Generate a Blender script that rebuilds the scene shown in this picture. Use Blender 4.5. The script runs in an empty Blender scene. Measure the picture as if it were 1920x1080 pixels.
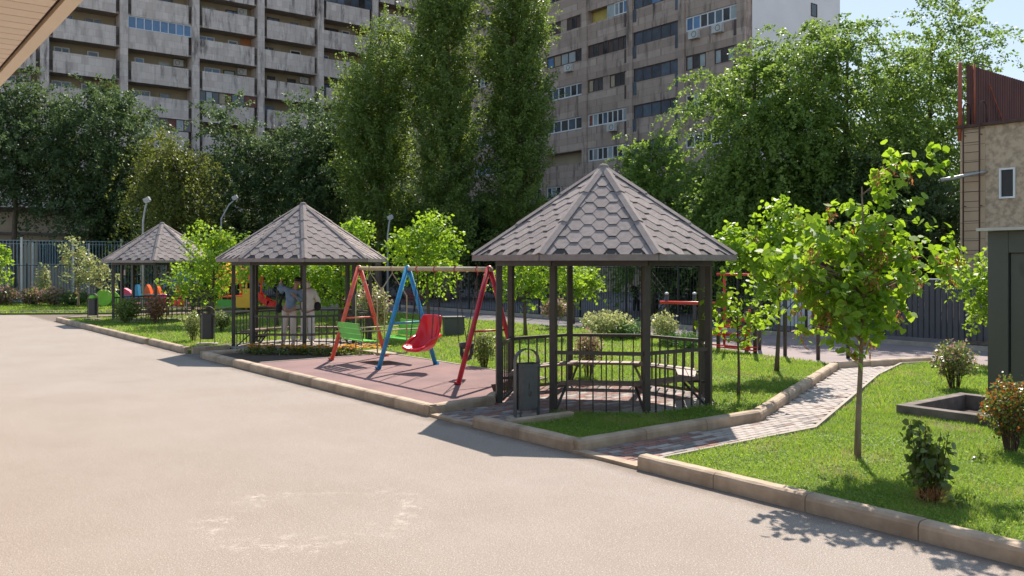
import bpy, bmesh, math, random
import numpy as np
from mathutils import Vector, Matrix
from mathutils.geometry import tessellate_polygon

random.seed(7); np.random.seed(7)
sc = bpy.context.scene
col = sc.collection

# ---------------------------------------------------------------- camera, sky, sun, exposure
EYE = 2.15
cam_data = bpy.data.cameras.new('camera')
cam_data.sensor_width = 36.0
cam_data.lens = 36.0 * 1640.0 / 1920.0
cam_data.shift_y = -45.0 / 1920.0
cam_data.clip_end = 2000.0
cam = bpy.data.objects.new('camera', cam_data)
cam.location = (0, 0, EYE)
cam.rotation_euler = (math.radians(90), 0, 0)
col.objects.link(cam)
sc.camera = cam

SUN_DIR = Vector((0.25, 0.965, 1.0)).normalized()      # towards the sun
world = bpy.data.worlds.new('World'); sc.world = world; world.use_nodes = True
wn = world.node_tree; bg = wn.nodes['Background']
sky = wn.nodes.new('ShaderNodeTexSky'); sky.sky_type = 'NISHITA'; sky.sun_disc = False
sky.sun_elevation = math.asin(SUN_DIR.z)
sky.sun_rotation = math.atan2(SUN_DIR.x, SUN_DIR.y)
sky.air_density = 1.0; sky.dust_density = 0.3; sky.ozone_density = 1.0
gm = wn.nodes.new('ShaderNodeGamma'); gm.inputs[1].default_value = 0.33      # compresses the sky's range the way the photograph's exposure does
wn.links.new(sky.outputs[0], gm.inputs[0]); hv = wn.nodes.new('ShaderNodeHueSaturation'); hv.inputs['Saturation'].default_value = 1.75
wn.links.new(gm.outputs[0], hv.inputs['Color']); wn.links.new(hv.outputs[0], bg.inputs[0]); bg.inputs[1].default_value = 0.15
sun = bpy.data.lights.new('sun', 'SUN'); sun.energy = 2.35; sun.angle = math.radians(0.5)
sun.color = (1.0, 0.92, 0.82)
sun_o = bpy.data.objects.new('sun', sun); col.objects.link(sun_o)
sun_o.rotation_euler = (-SUN_DIR).to_track_quat('-Z', 'Y').to_euler()
sun_o.location = (0, 0, 60)
sc.view_settings.view_transform = 'Standard'; sc.view_settings.look = 'None'
sc.view_settings.gamma = 1.0; sc.view_settings.use_curve_mapping = False
sc.view_settings.exposure = 1.82

# ---------------------------------------------------------------- frames of reference
K0 = Vector((1.31, 9.16, 0.0))
UX = Vector((-0.615, 0.789, 0)).normalized()      # along the front kerb, away from the viewer
VX = Vector((0.789, 0.615, 0)).normalized()       # from the kerb into the garden
def W(u, v, z=0.0):
    p = K0 + UX * u + VX * v
    return Vector((p.x, p.y, z))
def UV(p):
    d = Vector((p[0] - K0.x, p[1] - K0.y, 0))
    return (d.dot(UX), d.dot(VX))
def at(px, Y, z=0.0):
    return Vector(((px - 960.0) * Y / 1640.0, Y, z))
def ground(px, py, z=0.0):
    Y = 1640.0 * (EYE - z) / (py - 495.0)
    return Vector(((px - 960.0) * Y / 1640.0, Y, z))
ANG_U = math.atan2(UX.y, UX.x); ANG_V = math.atan2(VX.y, VX.x)

# ---------------------------------------------------------------- materials
def nodes_of(name):
    m = bpy.data.materials.new(name); m.use_nodes = True
    nt = m.node_tree; b = nt.nodes['Principled BSDF']
    return m, nt, b
def mixc(nt, fac, a, b):
    n = nt.nodes.new('ShaderNodeMix'); n.data_type = 'RGBA'
    for s, v in ((0, fac), (6, a), (7, b)):
        if hasattr(v, 'is_linked') or isinstance(v, bpy.types.NodeSocket): nt.links.new(v, n.inputs[s])
        else: n.inputs[s].default_value = v if s == 0 else (v[0], v[1], v[2], 1)
    return n.outputs[2]
def mth(nt, op, a, b=0.0, clamp=False):
    n = nt.nodes.new('ShaderNodeMath'); n.operation = op; n.use_clamp = clamp
    for i, v in enumerate((a, b)):
        if isinstance(v, bpy.types.NodeSocket): nt.links.new(v, n.inputs[i])
        else: n.inputs[i].default_value = v
    return n.outputs[0]
def coords(nt, scale=(1, 1, 1), world_space=False, rot=0.0):
    if world_space:
        g = nt.nodes.new('ShaderNodeNewGeometry'); src = g.outputs['Position']
    else:
        g = nt.nodes.new('ShaderNodeTexCoord'); src = g.outputs['Object']
    mp = nt.nodes.new('ShaderNodeMapping'); mp.inputs['Scale'].default_value = scale
    mp.inputs['Rotation'].default_value = (0, 0, rot)
    nt.links.new(src, mp.inputs[0]); return mp.outputs[0]
def noise(nt, vec, scale, detail=4.0, rough=0.55):
    n = nt.nodes.new('ShaderNodeTexNoise'); n.inputs['Scale'].default_value = scale
    n.inputs['Detail'].default_value = detail; n.inputs['Roughness'].default_value = rough
    if vec is not None: nt.links.new(vec, n.inputs['Vector'])
    return n.outputs['Fac']
def ramp(nt, fac, lo, hi):
    n = nt.nodes.new('ShaderNodeMapRange'); n.inputs[1].default_value = lo; n.inputs[2].default_value = hi
    nt.links.new(fac, n.inputs[0]); n.clamp = True
    return n.outputs[0]
def bump(nt, b, h, strength=0.3, dist=0.01):
    n = nt.nodes.new('ShaderNodeBump'); n.inputs['Strength'].default_value = strength
    n.inputs['Distance'].default_value = dist
    nt.links.new(h, n.inputs['Height']); nt.links.new(n.outputs[0], b.inputs['Normal'])
def pm(name, c1, c2=None, scale=6.0, rough=0.6, bumps=0.0, bscale=60.0, metal=0.0, spec=0.5, stretch=(1, 1, 1), lo=0.35, hi=0.65, ws=False, rnd=0.0):
    m, nt, b = nodes_of(name)
    b.inputs['Roughness'].default_value = rough; b.inputs['Metallic'].default_value = metal
    b.inputs['Specular IOR Level'].default_value = spec
    if c2 is None: c2 = tuple(x * 0.78 for x in c1)
    vec = coords(nt, stretch, ws)
    f = ramp(nt, noise(nt, vec, scale, 5), lo, hi)
    c = mixc(nt, f, c1, c2)
    if rnd:
        oi = nt.nodes.new('ShaderNodeObjectInfo')
        hs = nt.nodes.new('ShaderNodeHueSaturation')
        nt.links.new(mth(nt, 'ADD', mth(nt, 'MULTIPLY', oi.outputs['Random'], rnd), 1 - rnd / 2), hs.inputs['Value'])
        nt.links.new(c, hs.inputs['Color']); c = hs.outputs[0]
    nt.links.new(c, b.inputs['Base Color'])
    if bumps: bump(nt, b, noise(nt, coords(nt, (1, 1, 1), ws), bscale, 3), bumps, 0.01)
    return m
def leaf_mat(name, c_dark, c_light, trans=0.45, rough=0.45, spec=0.4):
    m, nt, b = nodes_of(name)
    a = nt.nodes.new('ShaderNodeAttribute'); a.attribute_name = 'tint'
    c = mixc(nt, a.outputs['Fac'], c_dark, c_light)
    nt.links.new(c, b.inputs['Base Color'])
    b.inputs['Roughness'].default_value = rough; b.inputs['Specular IOR Level'].default_value = spec
    t = nt.nodes.new('ShaderNodeBsdfTranslucent')
    hs = nt.nodes.new('ShaderNodeHueSaturation'); hs.inputs['Hue'].default_value = 0.485
    hs.inputs['Saturation'].default_value = 1.1; hs.inputs['Value'].default_value = 1.7
    nt.links.new(c, hs.inputs['Color']); nt.links.new(hs.outputs[0], t.inputs['Color'])
    mx = nt.nodes.new('ShaderNodeMixShader'); mx.inputs[0].default_value = trans
    nt.links.new(b.outputs[0], mx.inputs[1]); nt.links.new(t.outputs[0], mx.inputs[2])
    nt.links.new(mx.outputs[0], nt.nodes['Material Output'].inputs[0])
    return m
M = {}
def road_mat():
    m, nt, b = nodes_of('weathered_asphalt')
    vec = coords(nt, (1, 1, 1), True)
    f1 = ramp(nt, noise(nt, vec, 0.55, 6, 0.6), 0.3, 0.7)
    c = mixc(nt, f1, (0.325, 0.27, 0.228), (0.375, 0.32, 0.278))
    st = coords(nt, (1, 1, 1), True, rot=-ANG_U)
    mp = nt.nodes.new('ShaderNodeMapping'); mp.inputs['Scale'].default_value = (0.35, 2.2, 1); nt.links.new(st, mp.inputs[0])
    f3 = ramp(nt, noise(nt, mp.outputs[0], 1.6, 6, 0.65), 0.52, 0.75)
    c = mixc(nt, mth(nt, 'MULTIPLY', f3, 0.35), c, (0.40, 0.345, 0.31))
    f2 = noise(nt, vec, 130, 2, 0.7)
    c = mixc(nt, ramp(nt, f2, 0.51, 0.66), c, (0.12, 0.10, 0.09))
    f4 = noise(nt, vec, 75, 2, 0.6)
    c = mixc(nt, ramp(nt, f4, 0.57, 0.69), c, (0.56, 0.50, 0.45))
    # chalky worn ring scuffed on the asphalt
    g = nt.nodes.new('ShaderNodeNewGeometry')
    sep = nt.nodes.new('ShaderNodeSeparateXYZ'); nt.links.new(g.outputs['Position'], sep.inputs[0])
    dx = mth(nt, 'SUBTRACT', sep.outputs[0], -1.72); dy = mth(nt, 'SUBTRACT', sep.outputs[1], 7.55)
    r = mth(nt, 'SQRT', mth(nt, 'ADD', mth(nt, 'MULTIPLY', dx, dx), mth(nt, 'MULTIPLY', dy, dy)))
    wob = mth(nt, 'MULTIPLY', mth(nt, 'SUBTRACT', noise(nt, vec, 2.5, 2), 0.5), 0.35)
    d = mth(nt, 'ABSOLUTE', mth(nt, 'SUBTRACT', mth(nt, 'ADD', r, wob), 0.82))
    ring = ramp(nt, d, 0.30, 0.02)
    patch = ramp(nt, noise(nt, vec, 7, 7, 0.8), 0.50, 0.64)
    big = ramp(nt, noise(nt, vec, 1.7, 2), 0.42, 0.58)
    k = mth(nt, 'MULTIPLY', mth(nt, 'MULTIPLY', ring, patch), big)
    stray = mth(nt, 'MULTIPLY', ramp(nt, noise(nt, vec, 5.3, 5, 0.7), 0.68, 0.76), 0.5)
    k = mth(nt, 'MAXIMUM', mth(nt, 'MULTIPLY', k, 0.6), stray)
    c = mixc(nt, k, c, (0.66, 0.58, 0.51))
    # gutter dirt along the kerb foot
    dp = nt.nodes.new('ShaderNodeVectorMath'); dp.operation = 'DOT_PRODUCT'
    nt.links.new(g.outputs['Position'], dp.inputs[0]); dp.inputs[1].default_value = VX
    vv = mth(nt, 'SUBTRACT', dp.outputs['Value'], K0.dot(VX))
    gut = mth(nt, 'MULTIPLY', ramp(nt, mth(nt, 'ADD', vv, mth(nt, 'MULTIPLY', noise(nt, vec, 2.6, 4), 0.35)), -0.10, 0.16), 0.75)
    c = mixc(nt, gut, c, (0.15, 0.115, 0.09))
    # oil and damp stains
    sp_ = mth(nt, 'MULTIPLY', ramp(nt, noise(nt, vec, 0.9, 3, 0.5), 0.62, 0.72), 0.10)
    c = mixc(nt, sp_, c, (0.17, 0.14, 0.125))
    nt.links.new(c, b.inputs['Base Color']); b.inputs['Roughness'].default_value = 0.92
    b.inputs['Specular IOR Level'].default_value = 0.12
    bump(nt, b, mth(nt, 'ADD', f2, mth(nt, 'MULTIPLY', f4, 0.7)), 0.55, 0.006)
    return m
M['road'] = road_mat()
def facade_mat(name, ca, cb, stain, amount, ts=(0.9, 0.45)):
    m, nt, b = nodes_of(name)
    tc = nt.nodes.new('ShaderNodeTexCoord')
    # brick pattern laid on the wall: x runs along the wall in object space, z is height
    sp = nt.nodes.new('ShaderNodeSeparateXYZ'); nt.links.new(tc.outputs['Object'], sp.inputs[0])
    cb2 = nt.nodes.new('ShaderNodeCombineXYZ')
    s = mth(nt, 'ADD', sp.outputs[0], sp.outputs[1])
    nt.links.new(s, cb2.inputs[0]); nt.links.new(sp.outputs[2], cb2.inputs[1])
    br = nt.nodes.new('ShaderNodeTexBrick'); nt.links.new(cb2.outputs[0], br.inputs['Vector'])
    br.inputs['Scale'].default_value = 1.0; br.inputs['Brick Width'].default_value = ts[0]; br.inputs['Row Height'].default_value = ts[1]
    br.inputs['Mortar Size'].default_value = 0.012; br.inputs['Color1'].default_value = (*ca, 1); br.inputs['Color2'].default_value = (*cb, 1)
    br.inputs['Mortar'].default_value = (*[x * 0.84 for x in cb], 1)
    vec = coords(nt, (1, 1, 0.18), True)
    st = ramp(nt, noise(nt, vec, 1.7, 8, 0.72), 0.50, 0.68)
    st2 = ramp(nt, noise(nt, coords(nt, (1, 1, 0.5), True), 0.35, 4), 0.4, 0.65)
    k = mth(nt, 'MULTIPLY', mth(nt, 'MULTIPLY', st, mth(nt, 'ADD', st2, 0.35)), amount, True)
    c = mixc(nt, k, br.outputs['Color'], stain)
    blot = ramp(nt, noise(nt, coords(nt, (1, 1, 1), True), 0.9, 5, 0.6), 0.4, 0.7)
    c = mixc(nt, mth(nt, 'MULTIPLY', blot, 0.4), c, tuple(x * 0.62 for x in ca))
    nt.links.new(c, b.inputs['Base Color']); b.inputs['Roughness'].default_value = 0.85
    b.inputs['Specular IOR Level'].default_value = 0.2
    return m
M['clad_pale'] = facade_mat('pale_stone_cladding', (0.80, 0.69, 0.62), (0.64, 0.53, 0.47), (0.16, 0.13, 0.12), 1.25, (0.75, 0.6))
M['clad_brown'] = facade_mat('brown_stone_cladding', (0.54, 0.42, 0.355), (0.37, 0.275, 0.23), (0.10, 0.08, 0.075), 1.25, (0.8, 0.55))
M['gable'] = pm('pale_plaster_gable', (0.78, 0.76, 0.75), (0.70, 0.68, 0.67), 0.4, 0.9)
M['recess'] = pm('tan_balcony_wall', (0.44, 0.36, 0.25), (0.34, 0.28, 0.19), 0.7, 0.9)
M['tanwall'] = pm('tan_plaster', (0.54, 0.44, 0.32), (0.44, 0.35, 0.25), 0.5, 0.9)
M['concrete'] = pm('concrete', (0.42, 0.36, 0.30), (0.31, 0.26, 0.215), 3.5, 0.9, 0.25, 70, rnd=0.12)
M['kerb'] = pm('kerb_concrete', (0.50, 0.38, 0.275), (0.34, 0.25, 0.175), 4.0, 0.92, 0.35, 90, rnd=0.16)
M['darkconc'] = pm('dark_weathered_concrete', (0.22, 0.18, 0.16), (0.12, 0.095, 0.085), 5, 0.92, 0.3, 60)
M['glass'] = pm('dark_window_glass', (0.03, 0.035, 0.04), (0.05, 0.055, 0.06), 2, 0.08, spec=0.8, rnd=0.8)
M['glass_blue'] = pm('blue_window_glass', (0.08, 0.17, 0.32), (0.12, 0.23, 0.40), 1.5, 0.15, spec=0.8, rnd=0.5)
M['glass_teal'] = pm('blue_grey_glass', (0.06, 0.09, 0.125), (0.10, 0.13, 0.17), 1.5, 0.15, spec=0.8, rnd=0.8)
M['curtain'] = pm('pale_curtained_glass', (0.38, 0.42, 0.42), (0.28, 0.32, 0.33), 1.5, 0.3, rnd=0.4)
M['white'] = pm('white_paint', (0.75, 0.76, 0.78), (0.66, 0.67, 0.69), 2, 0.5)
M['brown_frame'] = pm('brown_frame', (0.10, 0.06, 0.05), (0.07, 0.045, 0.04), 2, 0.5)
M['redbrown'] = pm('red_brown_board', (0.22, 0.08, 0.055), (0.15, 0.05, 0.035), 2, 0.6, rnd=0.5)
M['orange_board'] = pm('orange_board', (0.50, 0.20, 0.07), (0.42, 0.16, 0.06), 2, 0.6)
M['ac'] = pm('ac_white', (0.60, 0.60, 0.58), (0.5, 0.5, 0.48), 3, 0.5)
M['yellow_wall'] = pm('yellow_balcony', (0.55, 0.45, 0.12), (0.48, 0.36, 0.1), 2, 0.7)
M['post'] = pm('brown_grey_metal', (0.060, 0.052, 0.047), (0.045, 0.038, 0.034), 5, 0.42, 0.05, 90, spec=0.5)
M['shingle'] = pm('mineral_shingle', (0.33, 0.275, 0.255), (0.265, 0.22, 0.205), 14, 0.95, 0.5, 220, spec=0.15, rnd=0.22)
M['hip'] = pm('hip_felt', (0.31, 0.26, 0.24), (0.26, 0.215, 0.20), 10, 0.95, 0.4, 200, spec=0.15, rnd=0.15)
M['deck'] = pm('roof_board', (0.075, 0.06, 0.055), (0.05, 0.04, 0.036), 6, 0.8)
M['benchwood'] = pm('bench_wood', (0.27, 0.17, 0.135), (0.19, 0.115, 0.09), 7, 0.6, 0.2, 60, stretch=(1, 1, 4))
M['soffit'] = pm('beige_soffit_board', (0.72, 0.59, 0.46), (0.68, 0.555, 0.43), 1.0, 0.45, rnd=0.06)
M['soffit_edge'] = pm('beige_trim', (0.74, 0.62, 0.47), (0.68, 0.57, 0.43), 1.0, 0.5)
M['black'] = pm('black_metal', (0.02, 0.02, 0.02), (0.03, 0.028, 0.026), 5, 0.5)
M['grille'] = pm('teal_grey_bar', (0.30, 0.42, 0.48), (0.24, 0.34, 0.40), 3, 0.45)
M['whitepost'] = pm('pale_post_paint', (0.72, 0.72, 0.68), (0.60, 0.60, 0.56), 3, 0.5)
M['fencegrey'] = pm('grey_profiled_sheet', (0.085, 0.082, 0.092), (0.07, 0.068, 0.078), 2, 0.5, rnd=0.10)
M['boothgrey'] = pm('booth_grey_paint', (0.088, 0.092, 0.082), (0.076, 0.08, 0.072), 1.5, 0.45, 0.05, 30)
M['boothroof'] = pm('pale_roof_sheet', (0.55, 0.52, 0.48), (0.45, 0.42, 0.39), 3, 0.5)
M['stucco'] = pm('rough_stucco', (0.52, 0.40, 0.29), (0.33, 0.25, 0.18), 7, 0.95, 1.0, 22, lo=.42, hi=.62)
M['smooth_stucco'] = pm('smooth_plaster', (0.52, 0.385, 0.265), (0.44, 0.32, 0.215), 1.2, 0.9, 0.1, 20)
M['rust'] = pm('rusty_corrugated', (0.13, 0.045, 0.035), (0.08, 0.03, 0.026), 1.6, 0.75, 0.2, 20, stretch=(1, 1, 0.3), rnd=0.35)
M['rust_orange'] = pm('orange_rust_paint', (0.42, 0.11, 0.05), (0.30, 0.08, 0.04), 4, 0.65)
M['rust_dark'] = pm('dark_rust', (0.09, 0.045, 0.035), (0.06, 0.03, 0.025), 9, 0.7)
M['pipe'] = pm('galvanised', (0.40, 0.41, 0.41), (0.30, 0.30, 0.29), 4, 0.4, metal=0.3)
M['swing_orange'] = pm('orange_red_paint', (0.70, 0.11, 0.065), (0.52, 0.075, 0.05), 7, 0.42, lo=.5, hi=.62)
M['swing_blue'] = pm('blue_paint', (0.03, 0.28, 0.55), (0.03, 0.21, 0.40), 7, 0.42, lo=.5, hi=.62)
M['swing_red'] = pm('red_paint', (0.52, 0.03, 0.05), (0.36, 0.025, 0.035), 7, 0.42, lo=.5, hi=.62)
M['beige_tube'] = pm('beige_tube_paint', (0.46, 0.36, 0.22), (0.38, 0.30, 0.18), 6, 0.45)
M['red_plastic'] = pm('red_plastic', (0.78, 0.015, 0.03), (0.70, 0.012, 0.028), 3, 0.28)
M['green_seat'] = pm('green_seat_paint', (0.13, 0.55, 0.06), (0.11, 0.47, 0.05), 5, 0.35)
M['black_plastic'] = pm('black_plastic', (0.03, 0.028, 0.028), (0.04, 0.036, 0.034), 5, 0.5)
M['chain'] = pm('chain_steel', (0.09, 0.08, 0.075), (0.06, 0.05, 0.045), 9, 0.45, metal=0.6)
M['rubber'] = pm('red_rubber_tiles', (0.265, 0.155, 0.145), (0.20, 0.12, 0.115), 1.4, 0.95, 0.5, 160, ws=True)
M['sport_floor'] = pm('grey_pink_asphalt', (0.30, 0.235, 0.225), (0.24, 0.19, 0.185), 0.8, 0.92, 0.3, 120, ws=True)
M['soil'] = pm('bare_soil', (0.085, 0.058, 0.042), (0.055, 0.038, 0.028), 8, 0.98, 0.8, 50, ws=True)
M['turf'] = pm('turf_base', (0.13, 0.18, 0.035), (0.10, 0.12, 0.035), 2.2, 0.98, 0.5, 60, ws=True)
M['dirt'] = pm('dusty_ground', (0.20, 0.17, 0.145), (0.15, 0.13, 0.11), 0.2, 0.95, ws=True)
M['backroad'] = pm('grey_back_road', (0.15, 0.13, 0.135), (0.12, 0.105, 0.11), 0.7, 0.92, ws=True)
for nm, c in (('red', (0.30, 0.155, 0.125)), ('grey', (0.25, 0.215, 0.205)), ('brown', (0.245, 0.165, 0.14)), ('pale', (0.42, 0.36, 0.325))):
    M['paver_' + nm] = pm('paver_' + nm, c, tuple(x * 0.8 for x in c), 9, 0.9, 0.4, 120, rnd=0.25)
M['joint'] = pm('sandy_joint', (0.32, 0.27, 0.23), (0.25, 0.205, 0.17), 8, 0.98, ws=True)
M['bark'] = pm('bark', (0.15, 0.105, 0.075), (0.085, 0.06, 0.045), 14, 0.95, 0.7, 50, stretch=(1, 1, 0.25))
M['bark_pale'] = pm('pale_bark', (0.30, 0.22, 0.155), (0.17, 0.12, 0.085), 12, 0.95, 0.6, 50, stretch=(1, 1, 0.25))
M['leaf_young'] = leaf_mat('young_leaf', (0.12, 0.23, 0.025), (0.27, 0.40, 0.06), 0.50, 0.5, 0.35)
M['leaf_poplar'] = leaf_mat('poplar_leaf', (0.070, 0.130, 0.038), (0.20, 0.275, 0.065), 0.45, 0.5, 0.4)
M['leaf_elm'] = leaf_mat('elm_leaf', (0.070, 0.14, 0.035), (0.195, 0.29, 0.065), 0.46, 0.5, 0.35)
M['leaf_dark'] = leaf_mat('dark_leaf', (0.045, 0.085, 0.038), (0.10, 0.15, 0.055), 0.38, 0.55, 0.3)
M['leaf_willow'] = leaf_mat('drooping_leaf', (0.07, 0.10, 0.025), (0.16, 0.185, 0.04), 0.40, 0.5, 0.35)
M['leaf_red'] = leaf_mat('reddish_leaf', (0.20, 0.07, 0.04), (0.34, 0.16, 0.04), 0.38, 0.4, 0.5)
M['leaf_purple'] = leaf_mat('purplish_leaf', (0.18, 0.10, 0.085), (0.36, 0.25, 0.19), 0.35, 0.4, 0.6)
M['leaf_shrub'] = leaf_mat('shrub_leaf', (0.06, 0.11, 0.025), (0.17, 0.22, 0.05), 0.4, 0.35, 0.6)
M['leaf_pale'] = leaf_mat('pale_variegated_leaf', (0.16, 0.21, 0.06), (0.36, 0.38, 0.18), 0.4, 0.4, 0.4)
M['leaf_juniper'] = leaf_mat('juniper_green', (0.05, 0.13, 0.025), (0.10, 0.22, 0.045), 0.3, 0.5, 0.3)
M['seed'] = leaf_mat('brown_seed', (0.34, 0.15, 0.06), (0.50, 0.27, 0.12), 0.3, 0.6, 0.3)
M['grass'] = leaf_mat('grass_blade', (0.11, 0.22, 0.035), (0.27, 0.38, 0.08), 0.45, 0.6, 0.25)
M['dry_grass'] = leaf_mat('dry_blade', (0.30, 0.26, 0.10), (0.45, 0.40, 0.18), 0.3, 0.7, 0.2)
M['flower_yellow'] = leaf_mat('yellow_petal', (0.65, 0.30, 0.02), (0.80, 0.55, 0.05), 0.3, 0.6, 0.2)
M['twig'] = pm('twig', (0.11, 0.065, 0.045), (0.07, 0.045, 0.03), 10, 0.9)
M['skin'] = pm('skin', (0.46, 0.25, 0.17), (0.42, 0.23, 0.155), 5, 0.5)
M['denim'] = pm('denim_cloth', (0.24, 0.32, 0.44), (0.18, 0.25, 0.36), 9, 0.9, 0.3, 120)
M['cream'] = pm('cream_cloth', (0.80, 0.71, 0.65), (0.72, 0.63, 0.57), 6, 0.9, 0.3, 60)
M['beige_cloth'] = pm('beige_trousers', (0.74, 0.60, 0.52), (0.66, 0.53, 0.45), 6, 0.9, 0.3, 60)
M['black_cloth'] = pm('black_cloth', (0.02, 0.018, 0.018), (0.03, 0.026, 0.026), 6, 0.85)
M['hair'] = pm('black_hair', (0.012, 0.009, 0.008), (0.02, 0.015, 0.012), 20, 0.5)
M['play_orange'] = pm('orange_plastic', (0.80, 0.16, 0.03), (0.72, 0.13, 0.03), 3, 0.35)
M['play_yellow'] = pm('yellow_plastic', (0.85, 0.48, 0.03), (0.78, 0.42, 0.03), 3, 0.35)
M['play_red'] = pm('bright_red_plastic', (0.80, 0.04, 0.025), (0.74, 0.035, 0.02), 3, 0.3)
M['play_green'] = pm('green_plastic', (0.09, 0.42, 0.05), (0.08, 0.36, 0.045), 3, 0.4)
M['play_blue'] = pm('cyan_plastic', (0.03, 0.28, 0.50), (0.03, 0.24, 0.44), 3, 0.4)
M['play_pink'] = pm('pink_plastic', (0.65, 0.05, 0.14), (0.6, 0.04, 0.12), 3, 0.4)
M['lime'] = pm('lime_plastic', (0.25, 0.62, 0.05), (0.2, 0.52, 0.04), 3, 0.35)
M['maroon'] = pm('maroon_paint', (0.16, 0.035, 0.035), (0.12, 0.03, 0.03), 3, 0.5)
M['bin'] = pm('bin_grey_paint', (0.095, 0.10, 0.105), (0.07, 0.073, 0.078), 6, 0.42, 0.08, 60)
M['bin_dark'] = pm('bin_dark_paint', (0.06, 0.055, 0.055), (0.045, 0.042, 0.042), 6, 0.45)
M['sign'] = pm('pinkish_sign', (0.74, 0.60, 0.57), (0.70, 0.56, 0.53), 3, 0.5)
M['signred'] = pm('sign_print', (0.40, 0.10, 0.09), (0.36, 0.09, 0.08), 3, 0.5)
M['red_bar'] = pm('red_sport_paint', (0.72, 0.05, 0.035), (0.62, 0.045, 0.03), 4, 0.4)
M['lampgrey'] = pm('lamp_grey', (0.40, 0.41, 0.42), (0.33, 0.34, 0.35), 4, 0.4)
M['carwhite'] = pm('white_car_paint', (0.7, 0.7, 0.7), (0.66, 0.66, 0.66), 4, 0.25)
M['carblue'] = pm('blue_awning', (0.07, 0.13, 0.28), (0.05, 0.10, 0.22), 2, 0.6)

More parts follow.
